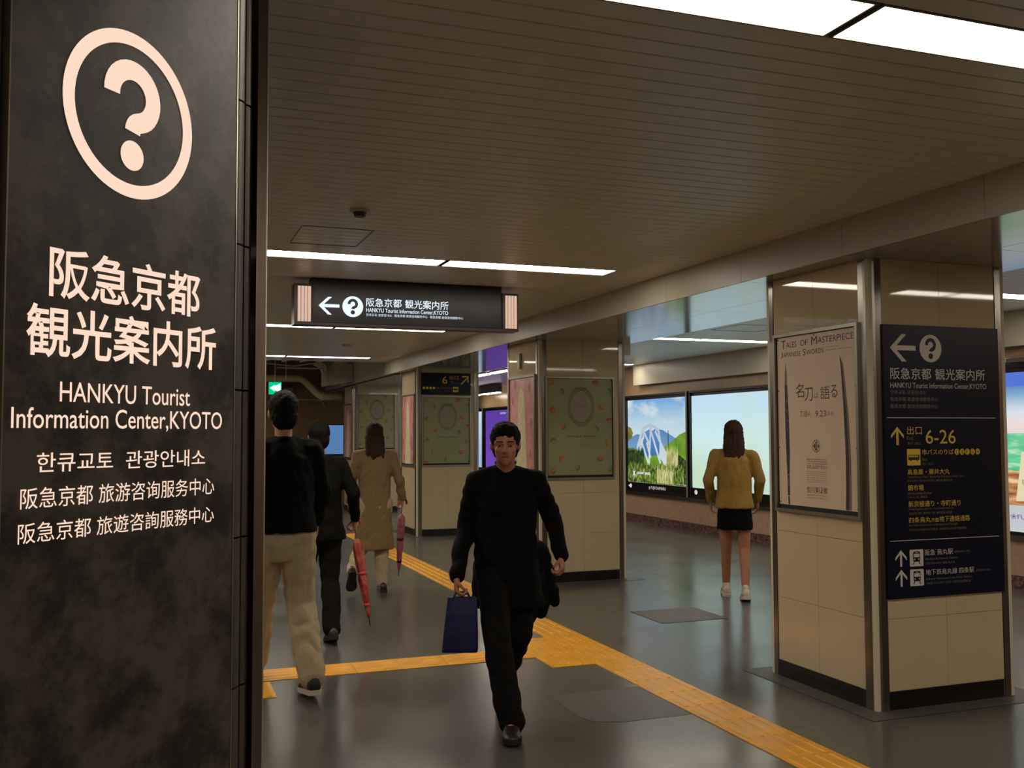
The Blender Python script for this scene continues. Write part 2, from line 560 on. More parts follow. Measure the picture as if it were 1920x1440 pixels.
# ------------------------------------------------------------------ pillars
def pillar(y0, label, depth=0.963):
    x0, x1, y1 = 3.685, 4.665, y0 + depth
    t = thing('pillar', label, 'pillar', ((x0 + x1) / 2, (y0 + y1) / 2, 0))
    e = 0.006
    MB().box(x0 + e, x1 - e, y0 + e, y1 - e, 0.0, ZB).build('core', M_grout, t)
    rows = [0.102, 0.49, 0.90, 1.29, 1.68, 2.07, ZB]
    g = 0.0012
    c = 0.086
    # four faces: (frame, length)
    for fi, (fr, L) in enumerate(((Fr((x0, y0 + e, 0), (1, 0, 0)), x1 - x0), (Fr((x0 + e, y1, 0), (0, -1, 0)), y1 - y0),
                  (Fr((x1, y1 - e, 0), (-1, 0, 0)), x1 - x0), (Fr((x1 - e, y0, 0), (0, 1, 0)), y1 - y0))):
        mid = L / 2
        for a0, a1 in ((c, mid), (mid, L - c)):
            fr.slab(a0 + g, a1 - g, 0, 0.100 - g, 0, 0.004, M_black, 'kick_tile', t)
            for b0, b1 in zip(rows[:-1], rows[1:]):
                if fi > 1 and b0 > 0.2:
                    continue
                fr.slab(a0 + g, a1 - g, b0 + g, b1 - g, 0, 0.006, M_tile, 'tile', t)
            if fi > 1:
                fr.slab(a0 + g, a1 - g, 0.49, ZB, 0, 0.006, M_tile, 'tile', t)
    # stainless corner guards: folded strip with a chamfered nose
    w, ch, th = 0.082, 0.040, 0.004
    for (cx, cy, sx, sy) in ((x0, y0, 1, 1), (x1, y0, -1, 1), (x0, y1, 1, -1), (x1, y1, -1, -1)):
        pts = [(w, -0.003), (ch, -0.003), (-0.003, ch), (-0.003, w), (0.004, w), (0.004, ch + .003), (ch + .003, 0.004), (w, 0.004)]
        mb = MB().prism([(cx + sx * a, cy + sy * b) for a, b in pts], lambda a, b, h: (a, b, h), 0.0, ZB)
        mb.build('corner_guard', M_steel, t)
    return t
PY = [4.372, 9.275, 14.195, 19.1]
pillar(PY[0], 'nearest cream tiled pillar, with the navy direction sign and the sword poster')
pillar(PY[1], 'second cream tiled pillar, with green macaron poster on its front')
pillar(PY[2], 'third cream tiled pillar, under the small exit 6 sign')
pillar(PY[3], 'farthest cream tiled pillar, beyond the one with the exit 6 sign')

# floor aprons and plates
def plate(x0, x1, y0, y1, label, name='floor_plate', m=None, cut=0.0, z=0.002):
    pts = [(x0, y0), (x1, y0), (x1, y1), (x0, y1)]
    if cut:
        pts = [(x0 + 3 * cut, y0), (x1, y0), (x1, y1), (x0, y1), (x0, y0 + 1.2 * cut * 2), (x0 + cut * .6, y0 + cut)]
    t = thing(name, label, 'floor plate', ((x0 + x1) / 2, (y0 + y1) / 2, 0))
    MB().prism(pts, lambda a, b, h: (a, b, h), 0.0, z).build('plate', m or M_plate, t)
    mb = MB()
    for q in ((x0, x1, y0 - .006, y0), (x0, x1, y1, y1 + .006), (x0 - .006, x0, y0, y1), (x1, x1 + .006, y0, y1)):
        if not cut:
            mb.box(*q, 0.0, z * 0.7)
    if not cut:
        mb.build('rim', M_void, t)
    return t
M_plate2 = mat('worn_floor_patch', (82, 78, 72), 0.42, noise=0.1, nscale=8)
plate(3.824, 4.42, 6.995, 7.545, 'dark square floor hatch between the two near pillars')
plate(2.155, 2.735, 4.70, 5.32, 'dull grey floor patch left of the yellow tactile path', 'floor_patch', M_plate2, cut=0.06, z=0.0015)
M_apron = mat('pillar_apron', (78, 74, 66), 0.45, noise=0.1, nscale=8)
for k, y0 in enumerate(PY[:3]):
    plate(3.555, 4.80, y0 - 0.13, y0 + 1.083, f"dull floor apron around the base of the {['nearest', 'second', 'third'][k]} pillar", 'floor_apron', M_apron, z=0.0015)

# ------------------------------------------------------------------ tactile paving
def tile_mesh(kind):
    mb = MB().cbox(-.1485, .1485, -.1485, .1485, -0.005, 0, 0.001)
    mb = MB()
    s = .1485
    mb.prism([(-s, -s), (s, -s), (s, s), (-s, s)], lambda a, b, h: (a, b, h), 0.0, 0.0035)
    if kind == 'bar':
        for k in range(4):
            x = -.1125 + .075 * k
            w = .0135
            vs = [(x - w, -.135, .0035), (x + w, -.135, .0035), (x + w, .135, .0035), (x - w, .135, .0035),
                  (x - w + .005, -.130, .0085), (x + w - .005, -.130, .0085), (x + w - .005, .130, .0085), (x - w + .005, .130, .0085)]
            mb.add(vs, [(4, 5, 6, 7), (0, 1, 5, 4), (1, 2, 6, 5), (2, 3, 7, 6), (3, 0, 4, 7)])
    else:
        for i in range(5):
            for j in range(5):
                cx, cy = -.12 + .06 * i, -.12 + .06 * j
                r0 = [(cx + .013 * math.cos(q), cy + .013 * math.sin(q), .0035) for q in [k * math.pi / 3 for k in range(6)]]
                r1 = [(cx + .007 * math.cos(q), cy + .007 * math.sin(q), .0085) for q in [k * math.pi / 3 for k in range(6)]]
                mb.loft([r0, r1])
    me = bpy.data.meshes.new('tile')
    me.from_pydata(mb.v, [], mb.f)
    me.materials.append(M_yellow)
    return me
TB, TD = tile_mesh('bar'), tile_mesh('dot')
t = thing('tactile_paving', 'yellow tactile paving path with a side branch across the grey floor', 'tactile paving', (2.9, 6.0, 0))
def tt(x, y, me, rot=0):
    o = link(bpy.data.objects.new('tile', me), t)
    o.location = (x, y, 0.0)
    o.rotation_euler.z = rot
    return o
XM = 2.895
for k in range(-12, 36):
    y = 4.355 + 0.30 * k
    dot = 5.85 < y < 6.9
    tt(XM, y, TD if dot else TB)
for k in range(3):
    tt(XM - 0.3, 6.155 - 0.08 + 0.30 * k, TD)
for k in range(9):
    x = XM - 0.6 - 0.30 * k
    tt(x, 6.385, TB if k not in (6,) else TD, math.pi / 2 if k != 6 else 0)
tt(0.548, 6.02, TB).scale.y = 1.25

# ================================================================== LEFT SIGN PILLAR
P0 = Vector((0.15, 2.019, 0.0))
D45 = Vector((0.70711, 0.70711, 0.0))
FS = Fr(P0, D45)
M_steelp = mat('worn_corner_steel', (104, 96, 88), 0.30, metal=1.0, noise=0.1, nscale=90, stretch=(1, 1, 0.03))
M_edge0 = mat('corner_bead_steel', (190, 180, 160), 0.3, metal=1.0)
sp = thing('sign_pillar', 'dark charcoal tiled pillar on the left carrying the tall lit sign', 'pillar', (-0.3, 2.5, 0))
A = FS.p(-0.62, 0, -0.04); B = FS.p(0.083, 0, -0.04)
foot = [(A.x, A.y), (B.x, B.y), (B.x, 3.25), (-1.1, 3.25), (-1.1, A.y)]
MB().prism(foot, lambda a, b, h: (a, b, h), 0.0, ZC).build('core', M_void, sp)
# quarter-round tile columns beside the sign, each tile its own piece
TH = 0.2937
def qround(a0, a1, o0, o1, n=6):
    pts = [(a0, o0), (a0, o1 - .003)]
    for k in range(n + 1):
        q = math.radians(-18 + 80 * k / n)
        t = (math.sin(q) + math.sin(math.radians(18))) / (math.sin(math.radians(62)) + math.sin(math.radians(18)))
        pts.append((a0 + (a1 - a0) * t, o1 - .013 * (1 - math.cos(q)) / (1 - math.cos(math.radians(62)))))
    return pts + [(a1, o0)]
for a0, a1, o1 in ((0.0065, 0.0410, -0.001), (0.0415, 0.0730, -0.008)):
    z = 2.178 - TH * 8
    while z < ZC:
        z0, z1 = max(z, 0.0), min(z + TH, ZC)
        if z1 - z0 > 0.02:
            mb = MB().prism(qround(a0, a1, -0.04, o1), lambda a, o, h: FS.p(a, h, o), z0 + .002, z1 - .002)
            mb.build('tile', M_rib, sp, smooth=False)
        z += TH
FS.slab(0.0735, 0.084, 0, ZC, -0.04, -0.035, M_void, 'recess', sp)
MB().box(0.1975, 0.2190, 2.068, 2.60, 0, ZC).build('corner_guard', M_steelp, sp)
MB().box(0.2170, 0.2192, 2.0665, 2.068, 0, ZC).build('corner_bead', M_edge0, sp)
# left flank tiles
for (a0, a1) in ((-0.62, -0.5145),):
    z = 0.12
    while z < ZC:
        z1 = min(z + TH, ZC)
        FS.slab(a0, a1 - 0.004, z + .0015, z1 - .0015, -0.04, -0.012, M_rib, 'tile', sp)
        z = z1
ts = thing('lit_wall_sign', 'tall charcoal stone sign with glowing cream question mark and tourist information lettering', 'sign', tuple(FS.p(-.25, 0.0, 0)))
FS.slab(-0.511, 0.003, 0.03, 2.64, -0.0395, 0.0, M_stone, 'panel', ts)
M_edge = mat('bright_edge_trim', (150, 138, 116), 0.3, metal=0.8)
FS.slab(0.003, 0.0055, 0.03, 2.64, -0.0395, 0.001, M_edge, 'edge_trim', ts)
FS.slab(-0.5135, -0.511, 0.03, 2.64, -0.0395, 0.001, M_edge, 'edge_trim', ts)
cx, cz, R = -0.2695, 2.0625, 0.1465
ring_obj(FS, cx, cz, R * 0.838, R, 0.0012, M_letter, 'ring', ts, n=72)
# question mark drawn as a stroke
def qmark(fr, cx, cz, s, off, m, parent, name='question_mark'):
    """s = height of the whole mark; hook with a thick stroke of constant width, and a round dot"""
    w = 0.178 * s
    r = 0.240 * s
    top = cz + 0.5 * s - r - w / 2
    pts = [(cx + r * math.cos(q), top + r * math.sin(q)) for q in [math.radians(184 - k * (184 + 38) / 20) for k in range(21)]]
    e = pts[-1]
    ctrl = [e, (e[0] - .085 * s, e[1] - .105 * s), (cx + .01 * s, cz - .02 * s), (cx, cz - .15 * s)]
    for k in range(1, 11):
        q = k / 10
        c0, c1, c2, c3 = (1 - q) ** 3, 3 * q * (1 - q) ** 2, 3 * q * q * (1 - q), q ** 3
        pts.append(tuple(c0 * ctrl[0][i] + c1 * ctrl[1][i] + c2 * ctrl[2][i] + c3 * ctrl[3][i] for i in range(2)))
    L, Rr = [], []
    for i, p in enumerate(pts):
        a = pts[max(i - 1, 0)]; b = pts[min(i + 1, len(pts) - 1)]
        dx, dy = b[0] - a[0], b[1] - a[1]
        l = math.hypot(dx, dy)
        nx, ny = -dy / l, dx / l
        L.append((p[0] + nx * w / 2, p[1] + ny * w / 2)); Rr.append((p[0] - nx * w / 2, p[1] - ny * w / 2))
    n = len(pts)
    vs = [fr.p(*q, off) for q in L + Rr]
    fs = [(i, i + 1, n + i + 1, n + i) for i in range(n - 1)]
    dot = oval(cx, cz - 0.5 * s + 0.135 * s, 0.135 * s, 0.135 * s, 28)
    b = len(vs)
    vs += [fr.p(*q, off) for q in dot]
    fs.append(tuple(range(b, b + len(dot))))
    return mobj(name, vs, fs, m, parent)
qmark(FS, -0.268, 2.062, 0.195, 0.0012, M_letter, ts)
text(FS, '阪急京都', -0.434, -0.096, 1.7215, 1.806, M_letter, .0012, ts, bold=0.014, res=4)
text(FS, '観光案内所', -0.474, -0.051, 1.6245, 1.709, M_letter, .0012, ts, bold=0.014, res=4)
text(FS, 'HANKYU Tourist', -0.4095, -0.119, 1.555, 1.5875, M_letter, .0012, ts, bold=0.003, res=4)
text(FS, 'Information Center,KYOTO', -0.497, -0.0315, 1.507, 1.545, M_letter, .0012, ts, bold=0.003, res=4)
text(FS, '한큐교토', -0.450, -0.299, 1.443, 1.474, M_letter, .0012, ts, bold=0.003)
text(FS, '관광안내소', -0.271, -0.077, 1.443, 1.474, M_letter, .0012, ts, bold=0.003)
text(FS, '阪急京都', -0.478, -0.340, 1.3875, 1.420, M_letter, .0012, ts)
text(FS, '旅游咨询服务中心', -0.328, -0.051, 1.3875, 1.4195, M_letter, .0012, ts)
text(FS, '阪急京都', -0.481, -0.343, 1.3345, 1.366, M_letter, .0012, ts)
text(FS, '旅遊咨詢服務中心', -0.331, -0.051, 1.3345, 1.3655, M_letter, .0012, ts)

# ================================================================== HANGING SIGN
HY = 7.30
FH = Fr((0, HY, 0), (1, 0, 0))
hs = thing('hanging_sign', 'black ceiling-hung lightbox sign with white arrow and information lettering', 'sign', (1.85, HY + .08, ZC))
M_hs = mat('black_sign_case', (18, 17, 20), 0.35, spec=0.3)
M_hs2 = mat('sign_face_film', (16, 15, 22), 0.3, spec=0.3)
M_bronze = mat('bronze_frame', (52, 36, 30), 0.35, metal=0.4)
M_warmslat = lamp_mat('lit_warm_slot', lin((238, 200, 176)), 0.85)
MB().box(1.10, 2.588, HY + 0.004, HY + 0.17, 2.318, ZC).build('case', M_hs, hs)
MB().box(1.112, 2.576, HY, HY + 0.004, 2.335, 2.605).build('face', M_hs2, hs)
MB().box(1.095, 2.592, HY - .004, HY + 0.005, 2.312, 2.330).build('bottom_rail', M_bronze, hs)
for x0, x1 in ((0.972, 1.098), (2.594, 2.728)):
    lb = MB().box(x0, x1, HY - .002, HY + 0.16, 2.316, 2.618).build('end_lamp', M_bronze, hs)
    n = 5 if x0 > 2 else 4
    xx0, xx1 = x0 + 0.022, x1 - (0.012 if x0 > 2 else 0.004)
    for k in range(4):
        w = (xx1 - xx0) / 4
        MB().box(xx0 + k * w + .002, xx0 + (k + 1) * w - .002, HY - .004, HY - .0018, 2.338, 2.600).build('lit_slot', M_warmslat, lb)
arrow_left(FH, 1.148, 1.303, 2.395, 2.527, .001, M_white_glow, hs)
FH.poly(oval(1.4035, 2.461, .0785, .0785, 40), .001, M_white_glow, 'disc', hs)
qmark(FH, 1.4035, 2.461, .118, .002, M_hs2, hs)
text(FH, '阪急京都', 1.505, 1.778, 2.467, 2.532, M_white_glow, .001, hs, bold=.006)
text(FH, '観光案内所', 1.805, 2.149, 2.464, 2.531, M_white_glow, .001, hs, bold=.006)
text(FH, 'HANKYU Tourist Information Center,KYOTO', 1.505, 2.147, 2.421, 2.456, M_white_glow, .001, hs, bold=.004)
text(FH, '한큐교토 관광안내소', 1.505, 1.703, 2.395, 2.414, M_white_glow, .001, hs)
text(FH, '阪急京都 旅游咨询服务中心', 1.723, 1.983, 2.395, 2.415, M_white_glow, .001, hs)
text(FH, '阪急京都 旅遊咨詢服務中心', 2.003, 2.269, 2.395, 2.415, M_white_glow, .001, hs)

# ================================================================== NAVY DIRECTION SIGN
FB = Fr((0, 4.372, 0), (1, 0, 0))
bs = thing('direction_sign', 'tall navy direction sign with white and yellow lettering on nearest pillar', 'sign', (4.177, 4.36, 0.6))
FB.slab(3.767, 4.587, 0.598, 2.10, 0.0005, 0.014, M_navy, 'board', bs)
o = 0.0145
arrow_left(FB, 3.812, 3.990, 1.896, 2.047, o, M_sign_white, bs)
FB.poly(oval(4.0945, 1.973, .0775, .0775, 40), o, M_sign_white, 'disc', bs)
qmark(FB, 4.0945, 1.973, .118, o + .0006, M_navy, bs)
def bt(s, a0, a1, b0, b1, m, bold=0.0):
    text(FB, s, a0, a1, b0, b1, m, o, bs, bold=bold)
bt('阪急京都', 3.811, 4.094, 1.797, 1.862, M_sign_white, .004)
bt('観光案内所', 4.123, 4.483, 1.797, 1.862, M_sign_white, .004)
bt('HANKYU Tourist Information Center,KYOTO', 3.809, 4.490, 1.745, 1.779, M_sign_white)
bt('한큐교토 관광안내소', 3.810, 4.052, 1.714, 1.737, M_sign_grey)
bt('阪急京都 旅游咨询服务中心', 3.809, 4.141, 1.676, 1.699, M_sign_grey)
bt('阪急京都 旅遊咨詢服務中心', 3.808, 4.140, 1.637, 1.660, M_sign_grey)
FB.poly([(3.782, 1.583), (4.553, 1.583), (4.553, 1.5865), (3.782, 1.5865)], o, M_sign_white, 'rule', bs)
arrow_up(FB, 3.806, 3.893, 1.434, 1.535, o, M_sign_yellow, bs)
bt('出口', 3.917, 4.019, 1.492, 1.538, M_sign_yellow)
bt('Exit', 3.916, 3.959, 1.463, 1.482, M_sign_dim)
bt('출구  出口', 3.917, 4.008, 1.435, 1.451, M_sign_dim)
bt('6-26', 4.045, 4.257, 1.440, 1.518, M_sign_yellow, .002)
ic = FB.poly(rrect(3.913, 4.005, 1.322, 1.412, .004), o, M_sign_yellow, 'bus_icon', bs)
FB.polys([rrect(3.920, 3.998, 1.352, 1.380, .003), oval(3.938, 1.351, .006, .006, 10), oval(3.982, 1.351, .006, .006, 10)], o + .0005, M_dark_print, 'bus_shape', ic)
FB.polys([[(a, 1.367), (a + .0105, 1.367), (a + .0105, 1.376), (a, 1.376)] for a in (3.924, 3.937, 3.950, 3.963, 3.977)], o + .0009, M_sign_yellow, 'bus_windows', ic)
bt('市バスのりば', 4.016, 4.240, 1.379, 1.410, M_sign_yellow)
FB.polys([oval(4.264 + .0375 * k, 1.394, .0172, .0172, 20) for k in range(5)], o, M_sign_yellow, 'stop_discs', bs)
text(FB, 'D E F G H', 4.2575, 4.4215, 1.384, 1.404, M_navy, o + .0008, bs)
bt('Bus', 4.018, 4.053, 1.345, 1.363, M_sign_dim)
bt('버스  巴士', 4.017, 4.091, 1.322, 1.336, M_sign_dim)
bt('高島屋・藤井大丸', 3.914, 4.208, 1.270, 1.301, M_sign_yellow)
bt('Takashimaya Dept. Store,Fujii Daimaru Dept. Store', 3.913, 4.313, 1.249, 1.264, M_sign_dim)
bt('다카시마야  후지이다이마루  高岛屋 藤井大丸', 3.912, 4.227, 1.230, 1.243, M_sign_dim)
bt('錦市場', 3.913, 4.022, 1.182, 1.215, M_sign_yellow)
bt('Nishiki-ichiba Market', 3.912, 4.078, 1.161, 1.175, M_sign_dim)
bt('니시키 시장  锦市场', 3.914, 4.045, 1.140, 1.154, M_sign_dim)
bt('新京極通り・寺町通り', 3.915, 4.279, 1.093, 1.126, M_sign_yellow)
bt('Shinkyogoku-dori St. Teramachi-dori St.', 3.916, 4.231, 1.073, 1.088, M_sign_dim)
bt('신쿄고쿠 거리  데라마치 거리  新京极街 寺町街', 3.917, 4.218, 1.050, 1.065, M_sign_dim)
bt('四条烏丸', 3.916, 4.066, 1.006, 1.037, M_sign_yellow)
bt('方面', 4.069, 4.122, 1.007, 1.030, M_sign_yellow)
bt('地下連絡通路', 4.126, 4.345, 1.006, 1.038, M_sign_yellow)
bt('for Shijo Karasuma Underground Passage', 3.915, 4.254, .984, .999, M_sign_dim)
bt('시조가라스마 방면 지하 연결통로  往四条乌丸方向地下连接通路', 3.914, 4.316, .961, .974, M_sign_dim)
FB.poly([(3.785, .910), (4.553, .910), (4.553, .9135), (3.785, .9135)], o, M_sign_white, 'rule', bs)
for (z0, z1, a, b) in ((.771, .861, .768, .860), (.663, .755, .662, .753)):
    arrow_up(FB, 3.816, 3.894, z0, z1, o, M_sign_white, bs)
    ic = FB.poly(rrect(3.914, 4.008, a, b, .006), o, M_sign_white, 'train_icon', bs)
    cxx, c2 = 3.961, (a + b) / 2
    FB.polys([rrect(cxx - .024, cxx + .024, c2 - .020, c2 + .036, .010),
              [(cxx - .020, c2 - .020), (cxx - .014, c2 - .020), (cxx - .020, c2 - .036), (cxx - .027, c2 - .036)],
              [(cxx + .014, c2 - .020), (cxx + .020, c2 - .020), (cxx + .027, c2 - .036), (cxx + .020, c2 - .036)]],
             o + .0006, M_navy, 'train_shape', ic)
    FB.polys([rrect(cxx - .019, cxx + .019, c2 + .004, c2 + .024, .003), rrect(cxx - .010, cxx + .010, c2 + .028, c2 + .031, .001),
              oval(cxx - .014, c2 - .007, .0045, .0045, 12), oval(cxx + .014, c2 - .007, .0045, .0045, 12)],
             o + .0012, M_sign_white, 'train_windows', ic)
bt('阪急 烏丸駅', 4.019, 4.217, .824, .857, M_sign_white)
bt('(約640m先)', 4.227, 4.339, .829, .843, M_sign_grey)
bt('Hankyu Karasuma Station', 4.021, 4.250, .795, .812, M_sign_grey)
bt('한큐 가라스마역  阪急 乌丸站', 4.023, 4.229, .773, .787, M_sign_grey)
bt('地下鉄烏丸線 四条駅', 4.023, 4.365, .716, .748, M_sign_white)
bt('(約890m先)', 4.377, 4.486, .718, .731, M_sign_grey)
bt('Subway Karasuma Line Shijo Station', 4.022, 4.349, .686, .702, M_sign_grey)
bt('지하철 가라스마선 시조역  地铁乌丸线四条站', 4.025, 4.339, .664, .679, M_sign_grey)

# ================================================================== POSTERS
def poster_case(fr, a0, a1, b0, b1, label, sheet_m, pin=True):
    t = thing('poster_frame', label, 'poster', tuple(fr.p((a0 + a1) / 2, b0, 0.0)))
    fr.frame(a0, a1, b0, b1, 0.020, 0.0005, 0.022, M_alu, 'frame', t)
    fr.slab(a0 + .02, a1 - .02, b0 + .02, b1 - .02, 0.0005, 0.006, M_void, 'backing', t)
    sh = fr.slab(a0 + .030, a1 - .026, b0 + (0.045), b1 - .024, 0.006, 0.0068, sheet_m, 'sheet', t)
    mb = MB()
    for a in (a0 + .040, (a0 + a1) / 2, a1 - .036):
        for b in (b0 + .06, b0 + (b1 - b0) * .36, b0 + (b1 - b0) * .68, b1 - .036):
            if a == (a0 + a1) / 2 and b != b1 - .036:
                continue
            mb.prism(oval(a, b, .0045, .0045, 8), fr.p, .0068, .009)
    mb.build('pins', M_screw, t)
    return t, sh
FL = Fr((3.685, 0, 0), (0, -1, 0))
def Y(a): return -a
t, sh = poster_case(FL, -5.236, -4.447, 1.02, 2.117, 'cream museum poster of two swords on the left face of nearest pillar', M_paper)
o = 0.0075
def pt(s, y0, y1, b0, b1, m=M_ink, bold=0.0, shear=0.0):
    text(FL, s, -y0, -y1, b0, b1, m, o, t, bold=bold, shear=shear)
M_ink2 = mat('grey_brown_print', (120, 100, 84), 0.7)
pt('T', 5.163, 5.118, 2.022, 2.075); pt('ALES', 5.112, 5.010, 2.026, 2.062); pt('OF', 4.972, 4.902, 2.028, 2.064)
pt('M', 4.866, 4.812, 2.026, 2.076); pt('ASTERPIECE', 4.806, 4.490, 2.030, 2.066)
pt('J', 5.168, 5.150, 1.966, 2.006); pt('APANESE', 5.146, 4.968, 1.970, 1.999); pt('S', 4.948, 4.920, 1.968, 2.007); pt('WORDS', 4.914, 4.752, 1.971, 2.000)
pt('The 20th Anniversary', 4.738, 4.62, 1.995, 2.005, M_ink2); pt('Special Exhibition  Sagawa Art Museum', 4.738, 4.51, 1.978, 1.988, M_ink2)
FL.polys([[(-5.1215, 1.940), (-5.112, 1.87), (-5.110, 1.80), (-5.134, 1.80), (-5.131, 1.87)]], o, M_ink2, 'spear_tip', t)
M_purple = mat('deep_indigo_print', (44, 32, 58), 0.6)
FL.polys([[(-5.134, 1.80), (-5.110, 1.80), (-5.098, 1.60), (-5.094, 1.38), (-5.100, 1.25), (-5.122, 1.25), (-5.130, 1.38), (-5.136, 1.60)]], o, M_purple, 'scabbard', t)
FL.polys([[(-5.122, 1.244), (-5.101, 1.244), (-5.099, 1.12), (-5.120, 1.12)], [(-5.118, 1.115), (-5.102, 1.115), (-5.100, 1.067), (-5.116, 1.067)]], o, M_dark_print, 'hilt', t)
FL.polys([oval(-5.112, 1.70 - .06 * k, .005, .011, 8) for k in range(4)] + [oval(-5.111, 1.20, .006, .03, 8), [(-5.123, 1.2505), (-5.100, 1.2505), (-5.100, 1.245), (-5.123, 1.245)]], o + .0004, M_ink2, 'ornament', t)
FL.polys([[(-4.612, 1.945), (-4.598, 1.92), (-4.560, 1.60), (-4.548, 1.35), (-4.553, 1.15), (-4.558, 1.068), (-4.584, 1.068), (-4.577, 1.20), (-4.577, 1.40), (-4.588, 1.65), (-4.604, 1.88)]], o, M_dark_print, 'blade', t)
FL.polys([[(-4.596, 1.915), (-4.585, 1.905), (-4.545, 1.60), (-4.531, 1.35), (-4.533, 1.15), (-4.535, 1.068), (-4.557, 1.068), (-4.552, 1.15), (-4.547, 1.35), (-4.559, 1.60)]], o, M_ink2, 'blade_sheen', t)
pt('名', 5.024, 4.942, 1.715, 1.800); pt('刀', 4.938, 4.860, 1.692, 1.772); pt('は', 4.851, 4.806, 1.706, 1.741, M_ink2)
pt('語', 4.790, 4.705, 1.698, 1.775); pt('る', 4.698, 4.637, 1.706, 1.779)
pt('7.10', 4.982, 4.918, 1.598, 1.634); pt('㊍', 4.914, 4.884, 1.600, 1.628, M_ink2); pt('9.23', 4.840, 4.742, 1.598, 1.634); pt('㊊㊗', 4.736, 4.672, 1.600, 1.626, M_ink2)
FLe = t
ring_obj(FL, -4.837, 1.425, .033, .037, o, M_ink, 'emblem_ring', t, n=32)
FL.polys([[(-4.866, 1.425), (-4.848, 1.443), (-4.848, 1.407)], [(-4.808, 1.425), (-4.822, 1.440), (-4.822, 1.410)], rrect(-4.846, -4.840, 1.400, 1.450, .002), rrect(-4.834, -4.828, 1.396, 1.454, .002), rrect(-4.850, -4.824, 1.446, 1.450, .001), rrect(-4.850, -4.824, 1.402, 1.406, .001), rrect(-4.852, -4.824, 1.458, 1.461, .001)], o, M_ink, 'emblem', t)
for k, (s, b) in enumerate((('開館時間 午前9時30分〜午後5時(入館は午後4時30分まで)', 1.342), ('休館日 毎週月曜日(祝日の場合は翌日)', 1.329), ('入館料 一般1,000円 高大生600円', 1.316), ('主催 公益財団法人', 1.303), ('後援 滋賀県・守山市', 1.292))):
    pt(s, 4.931, 4.738, b, b + .009, M_ink)
for k in range(6):
    pt('Sagawa Art Museum, Moriyama City, Shiga Pref.', 4.930, 4.745, 1.270 - .012 * k, 1.277 - .012 * k, M_ink2)
pt('佐川美術館', 4.934, 4.742, 1.148, 1.186, M_ink, .004)
pt('SAGAWA ART MUSEUM', 4.930, 4.745, 1.132, 1.140, M_ink2)
pt('滋賀県守山市水保町北川', 4.930, 4.745, 1.116, 1.122, M_ink2)

